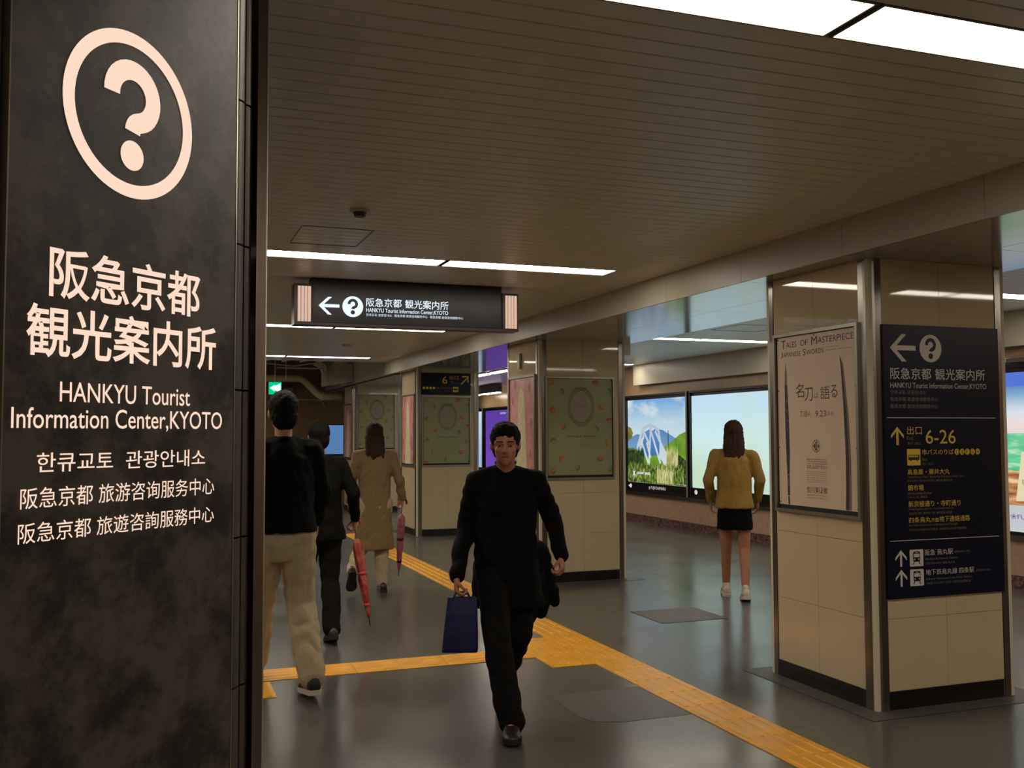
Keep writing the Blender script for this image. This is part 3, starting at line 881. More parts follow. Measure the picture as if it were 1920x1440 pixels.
# macaron posters (printed paper)
M_green = mat('sage_green_paper', (142, 144, 104), 0.4, noise=0.05, nscale=2)
M_oval = mat('pale_mauve_print', (150, 132, 118), 0.5)
M_wreath = mat('olive_wreath_print', (116, 112, 66), 0.6)
M_mr = mat('red_macaron_print', (150, 84, 66), 0.6)
M_mr2 = mat('rose_macaron_print', (172, 112, 86), 0.6)
M_mo = mat('orange_macaron_print', (154, 106, 66), 0.6)
M_mo2 = mat('pale_orange_macaron_print', (172, 128, 84), 0.6)
M_mg = mat('green_macaron_print', (92, 116, 74), 0.6)
M_mg2 = mat('light_green_macaron_print', (124, 146, 100), 0.6)
def macaron_poster(y, a0, a1, b0, b1, label, crop=False):
    fr = Fr((0, y, 0), (1, 0, 0))
    t, sh = poster_case(fr, a0, a1, b0, b1, label, M_green)
    o = .0075
    w = a1 - a0; ox = a0 - 3.751; oz = b1 - 2.092
    def P(x): return x + ox
    def Z(z): return z + oz
    MC = [(3.815, 2.035, 'o'), (3.928, 1.935, 'g'), (4.313, 2.027, 'r'), (3.838, 1.746, 'r'), (4.380, 1.782, 'o'), (3.947, 1.582, 'o'),
          (4.315, 1.551, 'g'), (4.470, 1.637, 'r'), (4.453, 1.407, 'o'), (4.361, 1.255, 'r'), (4.472, 1.146, 'g'), (4.470, 1.940, 'g'),
          (3.840, 1.43, 'g'), (3.93, 1.25, 'o'), (3.83, 1.13, 'r'), (4.10, 1.16, 'g')]
    MK = {'r': (M_mr, M_mr2), 'o': (M_mo, M_mo2), 'g': (M_mg, M_mg2)}
    for i, (x, z, key) in enumerate(MC):
        x, z, q, r = P(x), Z(z), 0.5 + i * 1.3, .034
        def R2(px, pz): return (x + px * math.cos(q) - pz * math.sin(q), z + px * math.sin(q) + pz * math.cos(q))
        a = fr.poly([R2(*p) for p in oval(0, -.008, r, r * .78, 16)], o, MK[key][0], 'macaron', t)
        fr.poly([R2(*p) for p in oval(0, .010, r * .95, r * .62, 16)], o + .0005, MK[key][1], 'macaron_top', a)
    fr.poly(oval(P(4.145), Z(1.784), .107, .150, 40), o + .0006, M_oval, 'medallion', t)
    lv = []
    for k in range(44):
        q = 2 * math.pi * k / 44
        for rr, s in ((.125, 1), (.143, -1)):
            cx, cz = P(4.147) + rr * math.cos(q), Z(1.784) + rr * 1.36 * math.sin(q)
            d = q + math.pi / 2 + s * 0.6
            L, W = .020, .0075
            lv.append([(cx - L * math.cos(d), cz - L * math.sin(d)), (cx + W * math.sin(d), cz - W * math.cos(d)),
                       (cx + L * math.cos(d), cz + L * math.sin(d)), (cx - W * math.sin(d), cz + W * math.cos(d))])
    lv.append([(P(4.07), Z(1.99)), (P(4.105), Z(1.975)), (P(4.147), Z(1.985)), (P(4.19), Z(1.975)), (P(4.222), Z(1.99)), (P(4.20), Z(1.955)), (P(4.147), Z(1.965)), (P(4.095), Z(1.955))])
    fr.polys(lv, o + .0003, M_wreath, 'wreath', t)
    text(fr, 'LADURÉE', P(4.075), P(4.218), Z(1.772), Z(1.794), M_ink2, o + .001, t)
    text(fr, 'Fabricant de douceurs', P(4.085), P(4.208), Z(1.808), Z(1.816), M_ink2, o + .001, t)
    text(fr, 'Paris', P(4.128), P(4.166), Z(1.745), Z(1.756), M_ink2, o + .001, t)
    if b0 < 1.2:
        text(fr, 'Coming in Summer', P(3.985), P(4.322), Z(1.462), Z(1.492), M_ink, o, t, bold=.004, shear=.2)
        text(fr, 'on 7.24', P(4.103), P(4.209), Z(1.419), Z(1.438), M_wreath, o, t)
        text(fr, 'Kyoto', P(4.144), P(4.277), Z(1.383), Z(1.398), M_wreath, o, t)
    return t
macaron_poster(9.275, 3.751, 4.526, 1.038, 2.092, 'green poster of scattered macarons around an oval wreath, on second pillar')
macaron_poster(14.195, 3.765, 4.530, 1.03, 2.078, 'green macaron poster below the exit 6 sign on third pillar')
macaron_poster(19.1, 3.765, 4.530, 1.2, 2.30, 'green macaron poster on the farthest pillar')
# pink posters on the left faces of pillars 2..4
M_pink = mat('pink_cake_paper', (214, 158, 150), 0.35, col2=(186, 120, 118), nscale=5, detail=3)
M_cream2 = mat('cake_cream_print', (206, 196, 160), 0.5, noise=0.1, nscale=12)
M_rose = mat('rose_print', (190, 104, 104), 0.5)
for k, y0 in enumerate(PY[1:]):
    a0, a1 = -(y0 + .864), -(y0 + .075)
    t, sh = poster_case(FL, a0, a1, 1.02, 2.117, f"pink poster of a tall cake on the left face of the {['second', 'third', 'farthest'][k]} pillar", M_pink)
    c = (a0 + a1) / 2
    FL.polys([[(c - .19, 1.06), (c + .16, 1.06), (c + .10, 1.55), (c + .085, 1.80), (c + .05, 1.95), (c - .03, 2.0), (c - .10, 1.93), (c - .12, 1.75), (c - .13, 1.50)]], .0075, M_cream2, 'cake_tower', t)
    FL.polys([oval(c + dx, z, .034, .05, 12) for dx, z in ((-.27, 1.86), (.22, 1.98), (.27, 1.62), (-.30, 1.40), (.24, 1.3), (-.25, 1.15), (.28, 1.12), (-.2, 2.03))], .0078, M_rose, 'roses', t)

# small exit sign on third pillar
F3 = Fr((0, 14.195, 0), (1, 0, 0))
t = thing('exit_sign', 'small navy exit 6 sign with yellow arrow above the macaron poster on third pillar', 'sign', (4.135, 14.18, 2.1))
F3.slab(3.752, 4.520, 2.096, 2.420, 0.0005, 0.03, M_navy, 'board', t)
o = .0308
text(F3, '6', 4.077, 4.153, 2.262, 2.373, M_sign_yellow, o, t)
text(F3, '出口', 4.188, 4.325, 2.328, 2.382, M_sign_yellow, o, t)
text(F3, 'Exit', 4.20, 4.25, 2.29, 2.312, M_sign_dim, o, t)
text(F3, '출구 出口', 4.22, 4.32, 2.262, 2.28, M_sign_dim, o, t)
F3.polys([[(4.363, 2.266), (4.378, 2.252), (4.472, 2.342), (4.458, 2.358)], [(4.385, 2.382), (4.487, 2.382), (4.487, 2.362), (4.385, 2.362)], [(4.487, 2.382), (4.466, 2.382), (4.466, 2.285), (4.487, 2.285)]], o, M_sign_yellow, 'arrow', t)
F3.polys([oval(3.79 + .052 * k, 2.197, .020, .020, 16) for k in range(4)], o, M_sign_yellow, 'stop_discs', t)
text(F3, '市バスのりば', 3.99, 4.225, 2.180, 2.212, M_sign_dim, o, t)
text(F3, 'Bus  버스  巴士', 3.90, 4.2, 2.145, 2.160, M_sign_dim, o, t)
F3.poly(rrect(4.241, 4.325, 2.139, 2.219, .004), o, M_sign_yellow, 'bus_icon', t)
F3.polys([rrect(4.25, 4.316, 2.168, 2.190, .003)], o + .001, M_navy, 'bus_shape', t)

# ================================================================== ADVERT WALL
XW = 7.88
wr = tag(MB().box(XW, XW + .25, -7.0, 30.0, 0.0, ZC + .012).build('wall_right', M_warm), kind='structure')
FW = Fr((XW, 0, 0), (0, -1, 0))
bb = tag(MB().box(XW - .012, XW, -7.0, 30.0, 0.0, 0.122).build('baseboard_right', M_redgran), kind='structure')
# granite panels under the adverts
y = 15.75
k = 0
while y > 1.0:
    FW.slab(-y + .0015, -(y - 1.08) - .0015, 0.124, 0.455, 0.0, 0.008, M_granite, 'panel', wr)
    y -= 1.08
FW.slab(-27.0, -15.76, 0.124, 0.455, 0.0, 0.006, M_granite, 'panel', wr)
tag(FW.slab(-15.1, 6.9, 2.33, ZC + .01, 0.0, 0.14, M_beam, 'trim_6', None), kind='structure')
tag(FW.slab(-27, 6.9, 0.455, 0.512, 0.0, 0.035, M_steel, 'trim_7', None), kind='structure')

M_adframe = mat('black_advert_frame', (16, 16, 20), 0.3)
M_sky = backlit('ad_sky', [(0.0, (206, 222, 224)), (0.55, (176, 206, 222)), (1.0, (108, 162, 216))], 1.0, 'Z', 1.3, 2.08, cloud=(206, 220, 224), nscale=1.5, stretch=(1, 1, 2.6))
M_mtn = backlit('ad_mountain', [(0.0, (110, 150, 190)), (1.0, (78, 122, 176))], 1.0, 'Z', 1.3, 1.6)
M_hill = backlit('ad_hill', [(0.0, (44, 74, 18)), (0.45, (96, 140, 30)), (1.0, (150, 184, 52))], 1.0, 'N', nscale=5)
M_bush = backlit('ad_bush', [(0.30, (14, 24, 10)), (0.46, (52, 80, 22)), (0.58, (128, 146, 58)), (0.72, (186, 186, 110))], 1.0, 'N', nscale=20, stretch=(1, 1.2, .6), detail=10)
M_bush_d = backlit('ad_dark_bush', [(0.35, (10, 20, 10)), (0.6, (44, 74, 26)), (0.75, (96, 120, 44))], 1.0, 'N', nscale=18, detail=10)
M_reed = backlit('ad_reed', [(0.35, (120, 132, 60)), (0.55, (196, 190, 128)), (0.7, (224, 220, 170))], 1.0, 'N', nscale=16, stretch=(1, 2.5, .4))
M_strut = backlit('ad_strut', [(0, (206, 216, 222)), (1, (176, 190, 204))], 1.0, 'Z', 1.0, 1.6)
M_tree = backlit('ad_tree', [(0.3, (60, 56, 20)), (0.7, (140, 130, 60))], 1.0, 'N', nscale=8)
M_inblue = backlit('ad_inside_blue', [(0, (60, 110, 170)), (1, (84, 140, 196))], 1.0, 'Z', 1.2, 1.6)
M_stripblk = mat('advert_black_strip', (12, 12, 12), 0.25)
M_adtext = lamp_mat('ad_text', lin((214, 204, 196)), 1.0)

M_mull = mat('mullion_strip', (150, 146, 138), 0.5, metal=.3)
def advert(y1, y0, label, face_m, strip=True, group=None, top=2.085):
    """y1 is the edge farther from the camera, y0 the nearer one"""
    t = thing('wall_advert', label, 'advert', (XW, (y0 + y1) / 2, 0.512), group)
    FW.frame(-y1 - .035, -y0 + .035, 0.512, 2.165, 0.035, 0.0005, 0.05, M_adframe, 'frame', t)
    FW.slab(-y1, -y0, 0.547, 2.13, 0.0005, 0.020, M_adframe, 'backing', t)
    FW.poly([(-y1 + .01, 0.672 if strip else .547), (-y0 - .01, 0.672 if strip else .547), (-y0 - .01, top), (-y1 + .01, top)], .021, face_m, 'picture', t)
    if strip:
        FW.poly([(-y1 + .01, 0.548), (-y0 - .01, 0.548), (-y0 - .01, 0.672), (-y1 + .01, 0.672)], .0212, M_stripblk, 'caption_strip', t)
    FW.slab(-y0 - .012 + .012, -y0 + .040, 0.512, 2.165, 0.0502, 0.058, M_mull, 'mullion', t)
    return t

ad = advert(15.56, 13.50, 'backlit advert of a timber dome tent on a green hillside under blue sky', M_sky)
def ap(pts, off, m, name):
    return FW.poly([(-y_, z_) for y_, z_ in pts], off, m, name, ad)
ap([(15.55, 1.25), (15.55, 1.42), (15.2, 1.50), (14.95, 1.46), (14.55, 1.585), (14.3, 1.565), (13.9, 1.44), (13.51, 1.40), (13.51, 1.2)], .022, M_mtn, 'mountain')
ap([(15.55, 1.05), (15.55, 1.26), (15.0, 1.22), (14.3, 1.28), (14.0, 1.38), (13.75, 1.49), (13.51, 1.545), (13.51, .674), (15.55, .674)], .023, M_hill, 'hillside')
ap([(13.84, .90), (13.86, 1.18), (13.75, 1.16), (13.51, 1.06), (13.51, .70), (13.8, .70)], .0235, M_bush_d, 'shaded_slope')
ap([(15.55, 1.38), (15.40, 1.43), (15.35, 1.52), (15.42, 1.60), (15.55, 1.64)], .024, M_tree, 'tree')
ap([(15.10, 1.12), (15.05, 1.50), (14.75, 1.58), (14.45, 1.50), (14.30, 1.15)], .0243, M_inblue, 'dome_interior')
def strut(a, b, w=.028):
    (y0, z0), (y1, z1) = a, b
    dy, dz = y1 - y0, z1 - z0
    l = math.hypot(dy, dz); ny, nz = -dz / l * w, dy / l * w
    return [(-y0 - ny, z0 + nz), (-y1 - ny, z1 + nz), (-y1 + ny, z1 - nz), (-y0 + ny, z0 - nz)]
S_ = [((15.18, 1.30), (15.0, 1.58)), ((15.0, 1.58), (14.72, 1.66)), ((14.72, 1.66), (14.45, 1.57)), ((14.45, 1.57), (14.40, 1.50)),
      ((15.22, 1.22), (14.98, 1.57)), ((15.08, 1.44), (14.78, .98)), ((14.98, 1.57), (14.73, 1.30)), ((14.70, 1.64), (14.78, .98)), ((14.74, 1.62), (14.38, 1.02)),
      ((14.55, 1.55), (14.05, 1.00)), ((14.42, 1.50), (14.25, 1.0)), ((14.92, 1.55), (15.14, 1.14)), ((14.85, 1.36), (14.72, 1.10)), ((14.25, 1.02), (14.05, 1.00)), ((15.18, 1.28), (14.95, 1.45))]
FW.polys([strut(a, b) for a, b in S_], .025, M_strut, 'dome_struts', ad)
ap([(14.42, 1.12), (14.40, 1.42), (14.18, 1.20), (14.02, .99), (14.2, .97)], .0247, M_strut, 'dome_cloth')
FW.polys([[(-14.13, 1.10), (-14.10, 1.10), (-14.10, 1.56), (-14.12, 1.56)]], .026, M_bush_d, 'post', ad)
def jag(y1, y0, zb, zt, amp, n, m, off, name):
    top = [(-(y1 + (y0 - y1) * k / n), zt + (amp if k % 2 else -amp) * (.5 + .5 * random.random())) for k in range(n + 1)]
    return FW.poly([(-y1, zb)] + top + [(-y0, zb)], off, m, name, ad)
jag(15.55, 14.95, .674, 1.24, .05, 26, M_bush_d, .0262, 'bushes')
jag(14.18, 13.80, .85, 1.25, .08, 20, M_reed, .0263, 'reeds')
jag(15.55, 13.62, .674, .98, .06, 90, M_bush, .0268, 'foreground_bushes')
jag(14.50, 13.95, .69, .93, .08, 26, M_reed, .0270, 'foreground_reeds')
M_adwhite = lamp_mat('ad_logo_white', lin((232, 236, 236)), 1.0)
star = []
for k in range(6):
    q = math.pi * k / 6 * 2 + math.pi / 2
    star.append([(-15.315 + .012 * math.cos(q + 1.57), .825 + .012 * math.sin(q + 1.57)), (-15.315 + .095 * math.cos(q) * .9, .825 + .12 * math.sin(q)), (-15.315 - .012 * math.cos(q + 1.57), .825 - .012 * math.sin(q + 1.57))])
FW.polys(star, .028, M_adwhite, 'logo_star', ad)
text(FW, 'snow peak', -15.195, -14.72, .795, .875, M_adwhite, .028, ad, bold=.02)
text(FW, 'snowpeak.co.jp', -13.85, -13.55, .690, .705, M_adwhite, .028, ad)
text(FW, 'FUJII DAIMARU', -14.72, -14.22, .565, .630, M_adtext, .022, ad)
text(FW, '❀', -14.80, -14.75, .57, .628, M_adtext, .022, ad)
FW.polys([oval(-15.46, .605, .045, .036, 16), [(-15.55, .605), (-15.50, .625), (-15.50, .585)]], .022, M_adtext, 'round_mark', ad)

M_paleblue = backlit('ad_pale', [(0.0, (190, 218, 212)), (0.5, (204, 234, 236)), (1.0, (190, 220, 240))], 1.0, 'Z', .7, 2.08, cloud=(196, 222, 190), nscale=.8, detail=1)
ad = advert(13.38, 11.28, 'pale blue and green backlit advert beside the dome tent advert', M_paleblue)
FW.polys([oval(-13.27, .605, .045, .036, 16)], .022, M_adtext, 'round_mark', ad)
M_whitead = backlit('ad_white', [(0.0, (190, 204, 226)), (1.0, (226, 238, 244))], 1.0, 'Z', .6, 2.1)
ad = advert(17.76, 15.70, 'white backlit advert partly hidden behind the second pillar', M_whitead)
text(FW, '—', -15.93, -15.80, 1.28, 1.29, M_sign_grey, .022, ad); text(FW, '—', -15.95, -15.80, 1.08, 1.09, M_sign_grey, .022, ad)
advert(11.16, 9.65, 'pale backlit advert hidden behind the nearest pillar', M_paleblue)
M_sea = backlit('ad_sea', [(0.0, (196, 214, 196)), (0.42, (238, 216, 216)), (0.6, (214, 222, 232)), (0.85, (120, 164, 200)), (1.0, (80, 120, 190))], 1.0, 'Z', 1.3, 1.98)
advert(9.55, 7.52, 'sea and sky backlit advert hidden behind the nearest pillar', M_sea)
ad = advert(7.43, 5.35, 'backlit seaside advert at the right edge of the frame', M_sea, strip=False)
M_adblue = lamp_mat('ad_flat_blue', lin((86, 118, 214)), 1.0)
ap([(7.42, 1.95), (5.36, 1.95), (5.36, 2.085), (7.42, 2.085)], .022, M_adblue, 'blue_band')
M_teal = backlit('ad_teal', [(0.30, (70, 180, 140)), (0.5, (104, 202, 150)), (0.62, (180, 226, 180))], 1.0, 'N', nscale=6, stretch=(1, .6, 3))
ap([(7.42, 1.10), (5.36, 1.10), (5.36, 1.495), (7.42, 1.495)], .022, M_teal, 'sea')
M_wood = backlit('ad_wood', [(0.3, (110, 66, 36)), (0.5, (196, 134, 84)), (0.66, (236, 200, 160))], 1.0, 'N', nscale=5, stretch=(1, .5, 4))
ap([(7.42, .80), (5.36, .80), (5.36, 1.17), (7.3, 1.13), (7.42, 1.14)], .0225, M_wood, 'wooden_deck')
M_card = lamp_mat('ad_card', lin((226, 216, 176)), 1.0)
ap([(7.30, .84), (7.08, .85), (7.06, 1.30), (7.22, 1.32)], .023, M_card, 'card')
text(FW, 'RESORT', -7.22, -7.10, 1.0, 1.05, M_wreath, .0235, ad)
M_lav = lamp_mat('ad_lavender', lin((196, 196, 204)), 1.0)
ap([(7.42, .56), (5.36, .56), (5.36, .80), (7.42, .80)], .0225, M_lav, 'caption_strip')
text(FW, '❀FUJII DAIMARU', -7.37, -6.72, .655, .715, lamp_mat('ad_violet', lin((96, 60, 140)), 1.0), .023, ad)
# far adverts down the corridor
M_violet = backlit('ad_purple', [(0.0, (112, 70, 178)), (1.0, (84, 52, 156))], 1.0, 'Z', .6, 2.1)
M_blue2 = backlit('ad_blue_far', [(0.0, (150, 180, 220)), (1.0, (198, 220, 236))], 1.0, 'Z', .6, 2.1)
advert(20.7, 18.2, 'violet backlit advert on the far advert wall', M_violet)
ad = advert(23.4, 20.9, 'deep violet backlit advert seen between second and third pillar', M_violet)
text(FW, 'BOUTIQUE', -22.3, -21.9, 1.98, 2.03, M_adwhite, .022, ad)
advert(26.3, 23.6, 'pale blue backlit advert beside the deep violet one', M_blue2)
# rail fixture above the right edge advert
t = thing('wall_rail_fixture', 'grey rail fixture with a small white box above the seaside advert', 'fixture', (XW, 6.6, 2.17))
FW.slab(-7.40, -7.30, 2.185, 2.225, 0.0, .10, M_sign_white, 'white_box', t)
FW.slab(-7.28, -5.4, 2.175, 2.215, 0.0, .12, M_steel, 'rail', t)
FW.slab(-7.36, -5.4, 2.218, 2.235, 0.0, .06, M_alu, 'rail', t)

# blue lit display on the far brown wall
FF = Fr((0, 22.0, 0), (1, 0, 0))
t = thing('wall_screen', 'blue glowing display on the far brown wall', 'screen', (3.8, 22, 1.2))
FF.slab(3.42, 4.05, 1.05, 1.75, 0.0, .05, M_adframe, 'case', t)
FF.poly([(3.45, 1.08), (4.02, 1.08), (4.02, 1.72), (3.45, 1.72)], .052, lamp_mat('screen_blue', lin((84, 124, 172)), 1.0), 'screen', t)

# ================================================================== SERVICES AT THE FAR END
t = thing('service_pipe', 'thick beige pipe with two bends under the open far ceiling', 'pipe', (2.0, 20, 2.64))
MB().tube([(-4.795, 20, 2.60), (2.70, 20, 2.64), (2.80, 20, 2.635), (2.88, 20, 2.59), (3.14, 20, 2.33), (3.22, 20, 2.285), (3.32, 20, 2.275), (3.62, 20, 2.28)], .072, 12).build('pipe', M_pipe, t, True)
MB().tube([(3.20, 20, 2.30), (3.27, 20, 2.275)], .085, 12).build('collar', M_pipe, t)
t = thing('air_duct', 'pale sheet-metal duct elbow hanging at the far ceiling edge', 'duct', (3.2, 18.9, 2.45))
prof = [(3.10, 2.44), (3.60, 2.52), (3.60, 2.86), (3.28, 2.88), (3.18, 2.84), (3.12, 2.74), (3.10, 2.60)]
MB().prism(prof, lambda a, b, h: (a, h, b), 18.7, 19.2).build('duct', M_duct, t)
prof2 = [(2.90, 2.90), (3.06, 2.84), (3.10, 2.70), (3.10, 2.44), (3.02, 2.43), (3.02, 2.68), (2.98, 2.78), (2.86, 2.83)]
MB().prism(prof2, lambda a, b, h: (a, h, b), 18.6, 18.8).build('elbow', M_duct, t)
t = thing('cable_tray', 'rows of thin conduits and tray rungs under the far ceiling', 'conduit', (2.4, 18.0, 2.8))
for k in range(5):
    x = 1.6 + .32 * k
    MB().tube([(x + 0.45, 16.0, 2.80), (x + .27, 18.0, 2.83)], .018, 6).build('conduit', M_pipe, t)
MB().tube([(2.1, 18.1, 2.72), (2.95, 18.1, 2.72)], .015, 6).build('rung', M_pipe, t)
MB().tube([(1.7, 17.2, 2.74), (2.3, 17.3, 2.70), (2.7, 17.2, 2.76)], .012, 6).build('cable', M_pipe, t)
for x in (1.72, 2.22):
    MB().tube([(x, 17.7, 2.47), (x, 17.7, 3.2)], .007, 6).build('hanger_rod', M_pipe, t)
t = thing('emergency_sign', 'small glowing green emergency exit sign hung at the far end', 'sign', (2.07, 18, 2.34))
FE = Fr((0, 18.0, 0), (1, 0, 0))
FE.slab(1.955, 2.186, 2.226, 2.457, -.06, 0.0, mat('green_sign_case', (60, 70, 60), .5), 'case', t)
FE.poly([(1.96, 2.23), (2.18, 2.23), (2.18, 2.452), (1.96, 2.452)], .001, lamp_mat('exit_green', (0.0, .62, .28), 1.0), 'face', t)
FE.polys([[(1.975, 2.345), (2.06, 2.405), (2.06, 2.285)], [(2.05, 2.375), (2.16, 2.43), (2.17, 2.26), (2.05, 2.315)]], .002, lamp_mat('exit_white', (.9, 1, .93), 1.3), 'arrow', t)
MB().tube([(2.07, 18.03, 2.457), (2.07, 18.03, 3.2)], .008, 6).build('hanger_rod', M_pipe, t)
t = thing('junction_box', 'grey junction box with three conduits beside the green sign', 'box', (2.65, 21.9, 2.3))
MB().box(2.70, 2.90, 21.85, 21.995, 2.35, 2.53).build('box', M_alu, t)
for k in range(3):
    MB().tube([(2.74 + .05 * k, 21.93, 2.35), (2.74 + .05 * k, 21.93, 1.9)], .012, 6).build('conduit', M_pipe, t)
MB().tube([(2.92, 21.93, 2.28), (3.45, 21.93, 2.28), (3.55, 21.93, 2.24), (3.60, 21.93, 2.12)], .012, 6).build('conduit', M_pipe, t)

# ceiling details
t = thing('smoke_detector', 'round smoke detector on the slatted ceiling before the second light row', 'detector', (1.0, 5.02, ZC))
def disc(cx, cy, z0, z1, r0, r1, n=24):
    return MB().loft([[(cx + r0 * math.cos(q), cy + r0 * math.sin(q), z0) for q in [2 * math.pi * k / n for k in range(n)]],
                      [(cx + r1 * math.cos(q), cy + r1 * math.sin(q), z1) for q in [2 * math.pi * k / n for k in range(n)]]])
disc(1.0, 5.02, ZC - .014, ZC, .050, .054).build('base', M_beam, t)
disc(1.0, 5.02, ZC - .036, ZC - .014, .028, .036).build('cage', mat('detector_cage', (60, 50, 44), .5), t)
t = thing('smoke_detector', 'small round detector on the ceiling beyond the hanging sign', 'detector', (2.35, 12.6, ZC))
disc(2.35, 12.6, ZC - .03, ZC, .05, .07).build('base', M_beam, t)
def hatch(x0, x1, y0, y1, label):
    t = thing('access_hatch', label, 'hatch', ((x0 + x1) / 2, (y0 + y1) / 2, ZC))
    mb = MB()
    w = .007
    for q in ((x0, x1, y0, y0 + w), (x0, x1, y1 - w, y1), (x0, x0 + w, y0 + w, y1 - w), (x1 - w, x1, y0 + w, y1 - w)):
        mb.box(*q, ZC - .003, ZC)
    mb.build('frame', mat('hatch_trim', (120, 112, 98), .35, metal=.5), t)
hatch(.77, 1.18, 5.50, 6.03, 'square access hatch outline in the slatted ceiling above the hanging sign')
hatch(5.9, 6.5, 9.0, 9.6, 'square access hatch outline in the side ceiling above the adverts')
t = thing('ceiling_sensor', 'small grey box on the ceiling beside the second pillar top', 'sensor', (4.86, 9.7, ZC))
MB().box(4.83, 4.90, 9.62, 9.80, 2.36, 2.50).build('box', M_alu, t)
MB().tube([(4.865, 9.71, 2.50), (4.865, 9.71, ZC)], .012, 6).build('stem', M_alu, t)
t = thing('wall_bracket', 'small grey tag bracket above the pink poster on second pillar', 'bracket', (3.66, 9.78, 2.2))
FL.slab(-9.82, -9.76, 2.20, 2.36, 0.0005, .03, M_alu, 'bracket', t)
# ================================================================== PEOPLE
def V(*a): return Vector(a)
M_skin = mat('skin', (176, 120, 92), 0.5, noise=0.03)
M_hair = mat('dark_hair', (14, 11, 10), 0.75, noise=0.3, nscale=60, stretch=(1, 1, .1), spec=.15)
M_hairb = mat('brown_hair', (58, 36, 25), 0.7, noise=0.3, nscale=60, stretch=(1, 1, .1), spec=.2)
M_jacket = mat('black_wool', (10, 9, 9), 0.9, noise=0.2, nscale=80, spec=.15)
M_trouser = mat('black_trouser_cloth', (17, 15, 14), 0.9, noise=0.15, nscale=80, spec=.15)
M_beige = mat('beige_chino', (178, 160, 128), 0.8, noise=0.06, nscale=20)
M_coat = mat('camel_coat_cloth', (136, 112, 78), 0.85, noise=0.08, nscale=30)
M_must = mat('mustard_knit', (150, 120, 52), 0.85, noise=0.1, nscale=40)
M_shoe = mat('dark_brown_leather', (40, 28, 24), 0.4)
M_sole = mat('white_rubber', (200, 190, 176), 0.6)
M_shoeb = mat('black_mesh_shoe', (18, 18, 20), 0.7)
M_reds = mat('red_shoe_cloth', (170, 34, 28), 0.6)
M_eye = mat('eye_white', (150, 138, 128), 0.4)
M_lip = mat('lip', (140, 78, 68), 0.5)
M_collar = mat('grey_shirt', (70, 68, 66), 0.8)

def vox(mb, size, name, m, parent, smooth=3, wr=None):
    me = bpy.data.meshes.new('tmp')
    me.from_pydata(mb.v, [], mb.f)
    o = bpy.data.objects.new('tmp', me)
    COL.objects.link(o)
    r = o.modifiers.new('r', 'REMESH'); r.mode = 'VOXEL'; r.voxel_size = size
    s = o.modifiers.new('s', 'SMOOTH'); s.factor = 0.5; s.iterations = smooth
    dg = bpy.context.evaluated_depsgraph_get()
    out = bpy.data.meshes.new_from_object(o.evaluated_get(dg), depsgraph=dg)
    bpy.data.objects.remove(o); bpy.data.meshes.remove(me)
    if wr:
        amp, fr, sd = wr
        n = len(out.vertices)
        co = np.empty(n * 3); out.vertices.foreach_get('co', co); co = co.reshape(-1, 3)
        no = np.empty(n * 3); out.vertex_normals.foreach_get('vector', no); no = no.reshape(-1, 3)
        d = np.zeros(n)
        r2 = np.random.default_rng(sd)
        for k in range(7):
            w = r2.normal(size=3); w[2] = w[2] * .8; w /= np.linalg.norm(w)
            f = fr * (0.5 + r2.random() * 1.4)
            ph = r2.random() * 6.28
            w2 = r2.normal(size=3)
            d += np.abs(np.sin(co @ w * f + ph + 1.3 * np.sin(co @ w2 * fr * .3))) - .63
        co = co + no * (d * amp / 2.2)[:, None]
        out.vertices.foreach_set('co', co.ravel())
        out.update()
    out.materials.clear(); out.materials.append(m)
    out.polygons.foreach_set('use_smooth', [True] * len(out.polygons))
    out.name = name
    return link(bpy.data.objects.new(name, out), parent)

class Person:
    def __init__(s, label, base, heading, height, cat='person', name='person'):
        s.b = Vector((base[0], base[1], base[2] if len(base) > 2 else 0))
        s.f = Vector((heading[0], heading[1], 0)).normalized()
        s.l = Vector((-s.f.y, s.f.x, 0))
        s.h = height / 1.70
        s.t = thing(name, label, cat, tuple(s.b))
    def w(s, p):
        """local (left, forward, up) -> world"""
        return s.b + s.l * p[0] * s.h + s.f * p[1] * s.h + Vector((0, 0, p[2] * s.h))
    def d(s, p):
        return s.l * p[0] + s.f * p[1] + Vector((0, 0, p[2]))

def limb(mb, P, pts, rs, n=14):
    for i in range(len(pts) - 1):
        mb.capsule(P.w(pts[i]), P.w(pts[i + 1]), rs[i] * P.h, rs[i + 1] * P.h, n)

def rings(mb, P, secs, n=22):
    """secs: (centre, half width left-right, half depth, tilt)"""
    rr = []
    for c, rx, ry in secs:
        o = P.w(c)
        rr.append([o + P.l * (rx * P.h * math.cos(q)) + P.f * (ry * P.h * math.sin(q)) for q in [2 * math.pi * k / n for k in range(n)]])
    mb.loft(rr)

